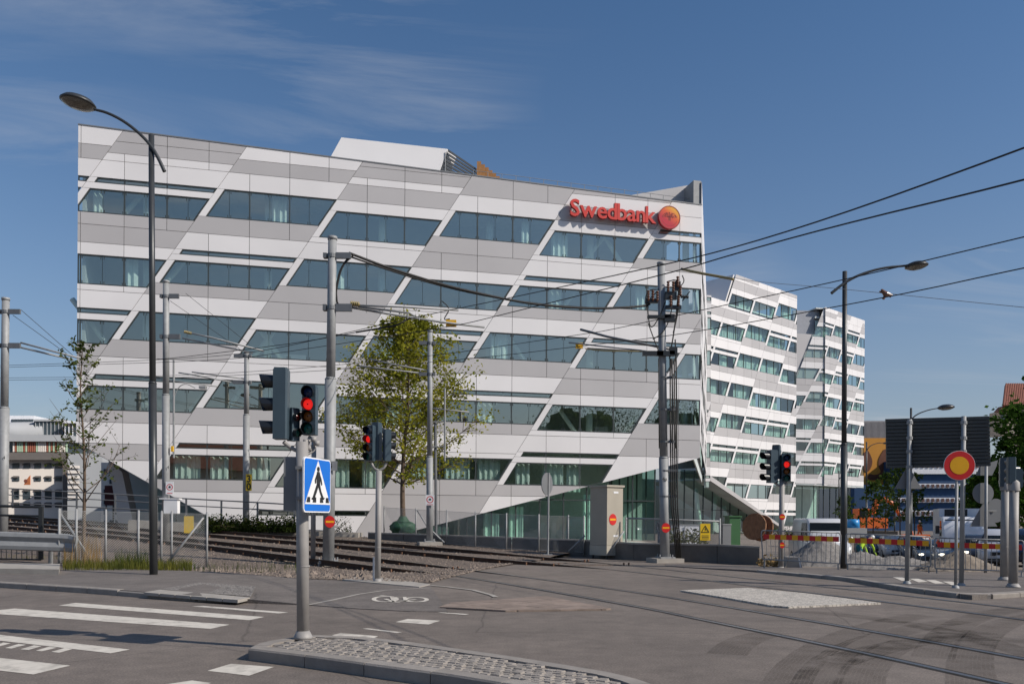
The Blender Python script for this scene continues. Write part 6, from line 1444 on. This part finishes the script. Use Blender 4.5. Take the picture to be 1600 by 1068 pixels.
def car(loc,rz,col,label,L=4.3,W=1.78,H=1.46,lights=True,name='parked_car',van=False,grp='cars queueing on the street'):
    m=M('car_paint_'+str(len(bpy.data.materials)),col,.25,.1,.02,2); t=thing(name,loc,label,'van' if van else 'car',grp,rz); hw=W/2
    mb=MB(); zb=.22
    if van: st_=[(L/2,.72*hw,.35,.75),(L/2-.06,.92*hw,.28,.98),(L/2-.35,hw,zb,1.12),(L/2-.9,hw,zb,1.2),(-L/2+.1,hw,zb,1.25),(-L/2,.96*hw,.3,1.2)]
    else: st_=[(L/2,.70*hw,.34,.60),(L/2-.07,.9*hw,.26,.70),(L/2-.3,.97*hw,zb,.80),(L/2-.9,hw,zb,.90),(L/2-1.25,hw,zb,.95),(-L/2+.9,hw,zb,.99),(-L/2+.15,.96*hw,.25,.96),(-L/2,.85*hw,.33,.86)]
    loft(mb,[ringsec(x,w_,a,c) for x,w_,a,c in st_]); body=obj('body',mb,m,t,True,world=False)
    mb=MB()
    if van: g=[(L/2-.75,.93*hw,1.0,1.22),(L/2-1.25,.93*hw,1.0,H-.15),(L/2-1.6,.93*hw,1.0,H),(-L/2+.25,.93*hw,1.0,H),(-L/2+.03,.9*hw,1.0,H-.15)]; tp=.88
    else: g=[(L/2-1.05,.86*hw,.85,.96),(L/2-1.75,.9*hw,.85,H-.06),(L/2-2.2,.9*hw,.85,H),(-L/2+1.1,.9*hw,.85,H-.03),(-L/2+.45,.86*hw,.85,1.0)]; tp=.78
    loft(mb,[ringsec(x,w_,a,c,.1,tp) for x,w_,a,c in g]); cab=obj('cabin',mb,m,t,True,world=False)
    # glass: windscreen, side and rear panes just proud of the cabin
    def pane(name,pts): q=MB(); q.face(pts); q.face([p*1 for p in reversed(pts)]); obj(name,q,K['carglass'],cab,world=False)
    x0,w0,_,z0=g[0]; x1,w1,_,z1=g[1]; e=.02
    if van: z0b=1.14; 
    else: z0b=z0+.02
    pane('windscreen',[Vector((x0-.02+e,-w0*.88,z0b)),Vector((x0-.02+e,w0*.88,z0b)),Vector((x1+e+.04,w1*tp*.9,z1-.05)),Vector((x1+e+.04,-w1*tp*.9,z1-.05))])
    for s in(-1,1):
        xs=x1-.05; xe=(L/2-2.4 if van else g[3][0]); zb_=1.2 if van else 1.0; y0=s*(w1*.985+.012); y1=s*(w1*tp+.035)
        pane('side_window',[Vector((x0-.25,y0,zb_)),Vector((xe,y0,zb_)),Vector((xe-.0,y1,z1-.06)),Vector((xs-.05,y1,z1-.06))])
        q=MB(); q.ell((x0-.1,s*(hw+.1),1.02 if not van else 1.3),(.08,.1,.07 if not van else .14),8,6); obj('mirror',q,m,t,True,world=False)
        q=MB(); q.ell((L/2-.14,s*hw*.70,.66 if not van else .82),(.12,.17,.09),10,6); obj('headlight',q,K['hl'] if lights else K['chrome'],t,True,world=False)
        for wx in(L/2-.8,-L/2+.8): wheel(t,wx,s*(hw-.0),.31 if not van else .34)
    q=MB(); q.box((L/2+.0,0,.52),(.05,hw*.95,.14)); q.box((L/2-.03,0,.34),(.05,hw*1.3,.1)); obj('grille',q,K['black'],t,world=False)
    q=MB(); q.box((L/2+.03,0,.42),(.01,.5,.11)); obj('number_plate',q,K['signw'],t,world=False)
    return t
def put(px,d): x=P(px,840,d).x; return Vector((x,d,zg(x,d)))
car(put(1280,39.5),math.radians(-98),(.62,.62,.62),'white van standing behind the tall gravel heap',4.9,1.9,2.25,False,'white_van',True)
car(put(1455,46),math.radians(-112),(.05,.07,.1),'dark blue car with headlights on, beside the truck')
car(put(1490,41),math.radians(-114),(.25,.27,.3),'silver grey car with headlights on, before the truck')
car(put(1530,38),math.radians(-116),(.03,.035,.05),'black car with headlights on, left of the white car')
car(put(1567,33.5),math.radians(-120),(.6,.6,.62),'white car nearest the signal poles',lights=False)
car(put(1612,32.5),math.radians(-120),(.02,.03,.06),'dark car at the far right of the queue',lights=False)
car(put(1365,58),math.radians(-100),(.05,.07,.12),'dark blue car among the young street trees',lights=False); car(put(1394,56),math.radians(-104),(.45,.47,.5),'pale grey car among the young street trees',lights=False); car(put(1425,54),math.radians(-106),(.06,.09,.14),'blue car behind the dark sign board post')
# truck
o=put(1496,54); t=thing('box_truck',o,'white box truck with a dark windscreen behind the queue of cars','truck',None,math.radians(-112)); 
mb=MB(); loft(mb,[ringsec(2.9,1.08,.4,1.4),ringsec(2.8,1.15,.4,1.9),ringsec(2.45,1.15,.4,2.75),ringsec(1.0,1.15,.4,2.8)]); cb=obj('cab',mb,K['kiosk'],t,True,world=False)
q=MB(); q.face([Vector((2.86,-1.0,1.5)),Vector((2.86,1.0,1.5)),Vector((2.52,.98,2.6)),Vector((2.52,-.98,2.6))]); obj('windscreen',q,K['carglass'],cb,world=False)
for s in(-1,1):
    q=MB(); q.face([Vector((2.5,s*1.17,1.55)),Vector((1.4,s*1.17,1.55)),Vector((1.4,s*1.16,2.5)),Vector((2.3,s*1.16,2.5))]); obj('side_window',q,K['carglass'],cb,world=False)
    q=MB(); q.box((2.6,s*1.4,1.95),(.1,.22,.5)); q.box((2.6,s*1.25,2.1),(.04,.25,.04)); obj('mirror',q,K['black'],t,world=False)
    q=MB(); q.ell((2.92,s*.85,.75),(.06,.18,.1),10,6); obj('headlight',q,K['chrome'],t,True,world=False); wheel(t,2.0,s*1.1,.45); wheel(t,-2.2,s*1.1,.45)
q=MB(); q.box((2.93,0,1.0),(.04,1.3,.4)); obj('grille',q,K['black'],t,world=False)
q=MB(); q.box((-1.2,0,2.1),(4.2,2.3,2.4)); bx=obj('cargo_box',q,K['kiosk'],t,world=False); q=MB(); q.box((.92,-.2,3.0),(.02,1.3,.5)); obj('dark_panel',q,K['black'],bx,world=False); q=MB(); q.box((-1.2,0,.75),(4.4,1.0,.25)); obj('chassis',q,K['dark'],t,world=False)
# excavator and trailer on the site
K['orange']=M('machine_orange',(.65,.13,.02),.45)
o=put(1368,80); t=thing('excavator',o,'orange excavator with raised arm behind the young trees','excavator'); d=80
mb=MB(); mb.box(o+Vector((-.6,0,1.7)),(2.6,2.2,1.0)); mb.box(o+Vector((-1.4,0,2.5)),(1.1,1.3,1.1)); obj('body',mb,K['orange'],t); mb=MB(); mb.box(o+Vector((-1.4,-.67,2.55)),(.8,.04,.7)); obj('cab_window',mb,K['carglass'],t)
mb=MB(); mb.tube([P(1364,803,d-.5),P(1370,783,d-.5),P(1384,779,d-.5),P(1398,789,d-.5)],[.32,.3,.26,.2],8); obj('boom',mb,K['orange'],t); mb=MB(); mb.tube([P(1398,789,d-.5),P(1406,806,d-.5)],[.2,.14],8); obj('stick',mb,K['orange'],t)
for s in(-.9,.9): mb=MB(); mb.box(o+Vector((0,s,.5)),(3.2,.5,.85)); obj('crawler_track',mb,K['tyre'],t)
mb=MB(); mb.prism([P(1402,806,d-.8),P(1411,806,d-.8),P(1409,815,d-.8),P(1401,812,d-.8)],(0,.8,0)); obj('bucket',mb,K['dark'],t)
o=put(1331,66); t=thing('platform_lift',o,'grey wheeled lift with a bright blue tank beside the tall lamp','machine'); mb=MB(); mb.box(o+Vector((0,0,1.5)),(1.9,1.2,.8)); mb.box(o+Vector((.2,0,1.05)),(2.3,1.1,.25)); obj('body',mb,K['bgrey'],t); mb=MB(); mb.tube([o+Vector((.1,0,1.9)),o+Vector((.1,0,2.6))],[.5,.45],14); obj('tank',mb,M('tank_blue',(.02,.25,.6),.4),t,True)
for sx in(-.75,.95):
    for s in(-.55,.55): mb=MB(); mb.lathe(o+Vector((sx,s,.42)),[(.01,-.12),(.4,-.12),(.4,.12),(.01,.12)],14,(0,1,0)); obj('wheel',mb,K['tyre'],t)
for i,(x,y,d_,c_) in enumerate(((1418,817,70,'orange'),(1432,812,74,'orange'))):
    o=put(x,d_); t=thing('barrier_block',o,['orange plastic site barrier behind the young trees','second orange plastic site barrier beyond the first'][i],'barrier'); mb=MB(); mb.prism([o+Vector((-1.3,0,0)),o+Vector((1.3,0,0)),o+Vector((1.2,0,1.0)),o+Vector((-1.2,0,1.0))],(0,.5,0)); obj('block',mb,K['orange'],t); mb=MB(); mb.box(o+Vector((0,-.02,.6)),(2.2,.02,.25)); obj('white_band',mb,K['signw'],t)
# ================================================================ people
def person(loc,rz,pose,cols,label,scale=1.):
    loc=Vector(loc); t=thing('person',loc,label,'person',None,rz); me=bpy.data.meshes.new('body')
    lean=pose.get('lean',0); hip=Vector((0,0,.93*(1-.25*pose.get('crouch',0))))
    sp_=lambda l:hip+Vector((math.sin(lean)*l,0,math.cos(lean)*l))
    kn=pose.get('crouch',0)
    V=[hip,sp_(.22),sp_(.42),sp_(.52),sp_(.60)]; E=[(0,1),(1,2),(2,3),(3,4)]; RR=[.15,.135,.16,.07,.055]
    for s in(-1,1):
        st=pose.get('stride',.1)*s; b0=len(V); V+=[hip+Vector((0,s*.1,-.08)),Vector((st*.5+.2*kn,s*.12,.49)),Vector((st,s*.12,.09)),Vector((st+.17,s*.13,.04))]; RR+=[.1,.072,.05,.045]; E+=[(0,b0),(b0,b0+1),(b0+1,b0+2),(b0+2,b0+3)]
        arm=pose.get('arms',((0,-.3),(.12,-.55)))
        b1=len(V); sh=sp_(.46)+Vector((0,s*.19,0)); V+=[sh,sh+Vector((arm[0][0],s*.06,arm[0][1])),sh+Vector((arm[1][0],s*.04,arm[1][1])),sh+Vector((arm[1][0]+.06,s*.03,arm[1][1]-.07))]; RR+=[.07,.05,.036,.03]; E+=[(2,b1),(b1,b1+1),(b1+1,b1+2),(b1+2,b1+3)]
        hb=len(V); ha=V[b1+3]
        for k in range(4): V.append(ha+Vector((.03,(k-1.5)*.02,-.07-.01*(k in(1,2))))); RR.append(.011); E.append((b1+3,hb+k))
        V.append(ha+Vector((.05,s*-.04,-.02))); RR.append(.012); E.append((b1+3,hb+4))
    hd=len(V); V+=[sp_(.68)+Vector((.02,0,0)),sp_(.80)+Vector((.02,0,0))]; RR+=[.09,.085]; E+=[(4,hd),(hd,hd+1)]
    me.from_pydata([tuple(v*scale) for v in V],E,[]); o=bpy.data.objects.new('body',me); C.objects.link(o)
    sk=o.modifiers.new('skin','SKIN'); 
    for i,r in enumerate(RR): me.skin_vertices[0].data[i].radius=(r*scale,r*scale)
    me.skin_vertices[0].data[0].use_root=True
    ss=o.modifiers.new('sub','SUBSURF'); ss.levels=1; ss.render_levels=1
    dg=bpy.context.evaluated_depsgraph_get(); m2_=bpy.data.meshes.new_from_object(o.evaluated_get(dg)); bpy.data.objects.remove(o)
    m2_.materials.clear()
    for c in cols: m2_.materials.append(c)
    top=sp_(.56)*scale; n_ax=Vector((math.sin(lean),0,math.cos(lean)))
    for p in m2_.polygons:
        c=p.center; h_=(c-hip*scale).dot(n_ax)
        p.material_index=0 if h_>.55*scale else (1 if h_>.0 else 2)
        if c.z<.1*scale: p.material_index=3
        p.use_smooth=True
    obj('body',m2_,None,t,world=False)
    hp=(sp_(.77)+Vector((.02,0,.0)))*scale; mb=MB(); mb.ell(hp+n_ax*.05*scale-Vector((.02*scale,0,0)),(.105*scale,.1*scale,.10*scale),12,8); obj('hair' if len(cols)<5 else 'helmet',mb,cols[4] if len(cols)>4 else K['hair'],t,True,world=False)
    mb=MB(); mb.ell(hp+Vector((.10*scale,0,-.03*scale)),(.02*scale,.014*scale,.025*scale),8,6); obj('nose',mb,K['skin'],t,True,world=False)
    return t
K['navy']=M('navy_cloth',(.02,.025,.04),.9); K['jean']=M('jeans',(.05,.07,.12),.9); K['limec']=M('hi_vis_lime',(.45,.7,.03),.8); K['teal']=M('teal_cloth',(.01,.12,.16),.9); K['orc']=M('hi_vis_orange',(.8,.14,.02),.8); K['shoe']=M('shoe',(.02,.018,.015),.8); K['helm']=M('helmet_white',(.7,.7,.7),.4)
b0=P(1033,848,46); b0.z=.05; person(b0,math.radians(-90),{'stride':.08,'arms':((.06,-.28),(.28,-.36))},[K['skin'],K['navy'],K['jean'],K['shoe']],'person in dark jacket standing behind the fence by the cable mast',1.05)
b0=put(1342,36); person(b0,math.radians(20),{'lean':1.1,'crouch':.5,'stride':.25,'arms':((.15,-.28),(.25,-.5))},[K['skin'],K['limec'],K['teal'],K['shoe'],K['helm']],'worker in lime vest and teal trousers bending behind the barrier',1.0)
for x,d_,l in((1421,78,'worker in orange clothes standing by the excavator'),(1437,82,'worker in orange clothes walking beyond the young trees')): person(put(x,d_),math.radians(-70),{'stride':.2 if x>1430 else .05},[K['skin'],K['orc'],K['orc'],K['shoe'],K['helm']],l,1.05)
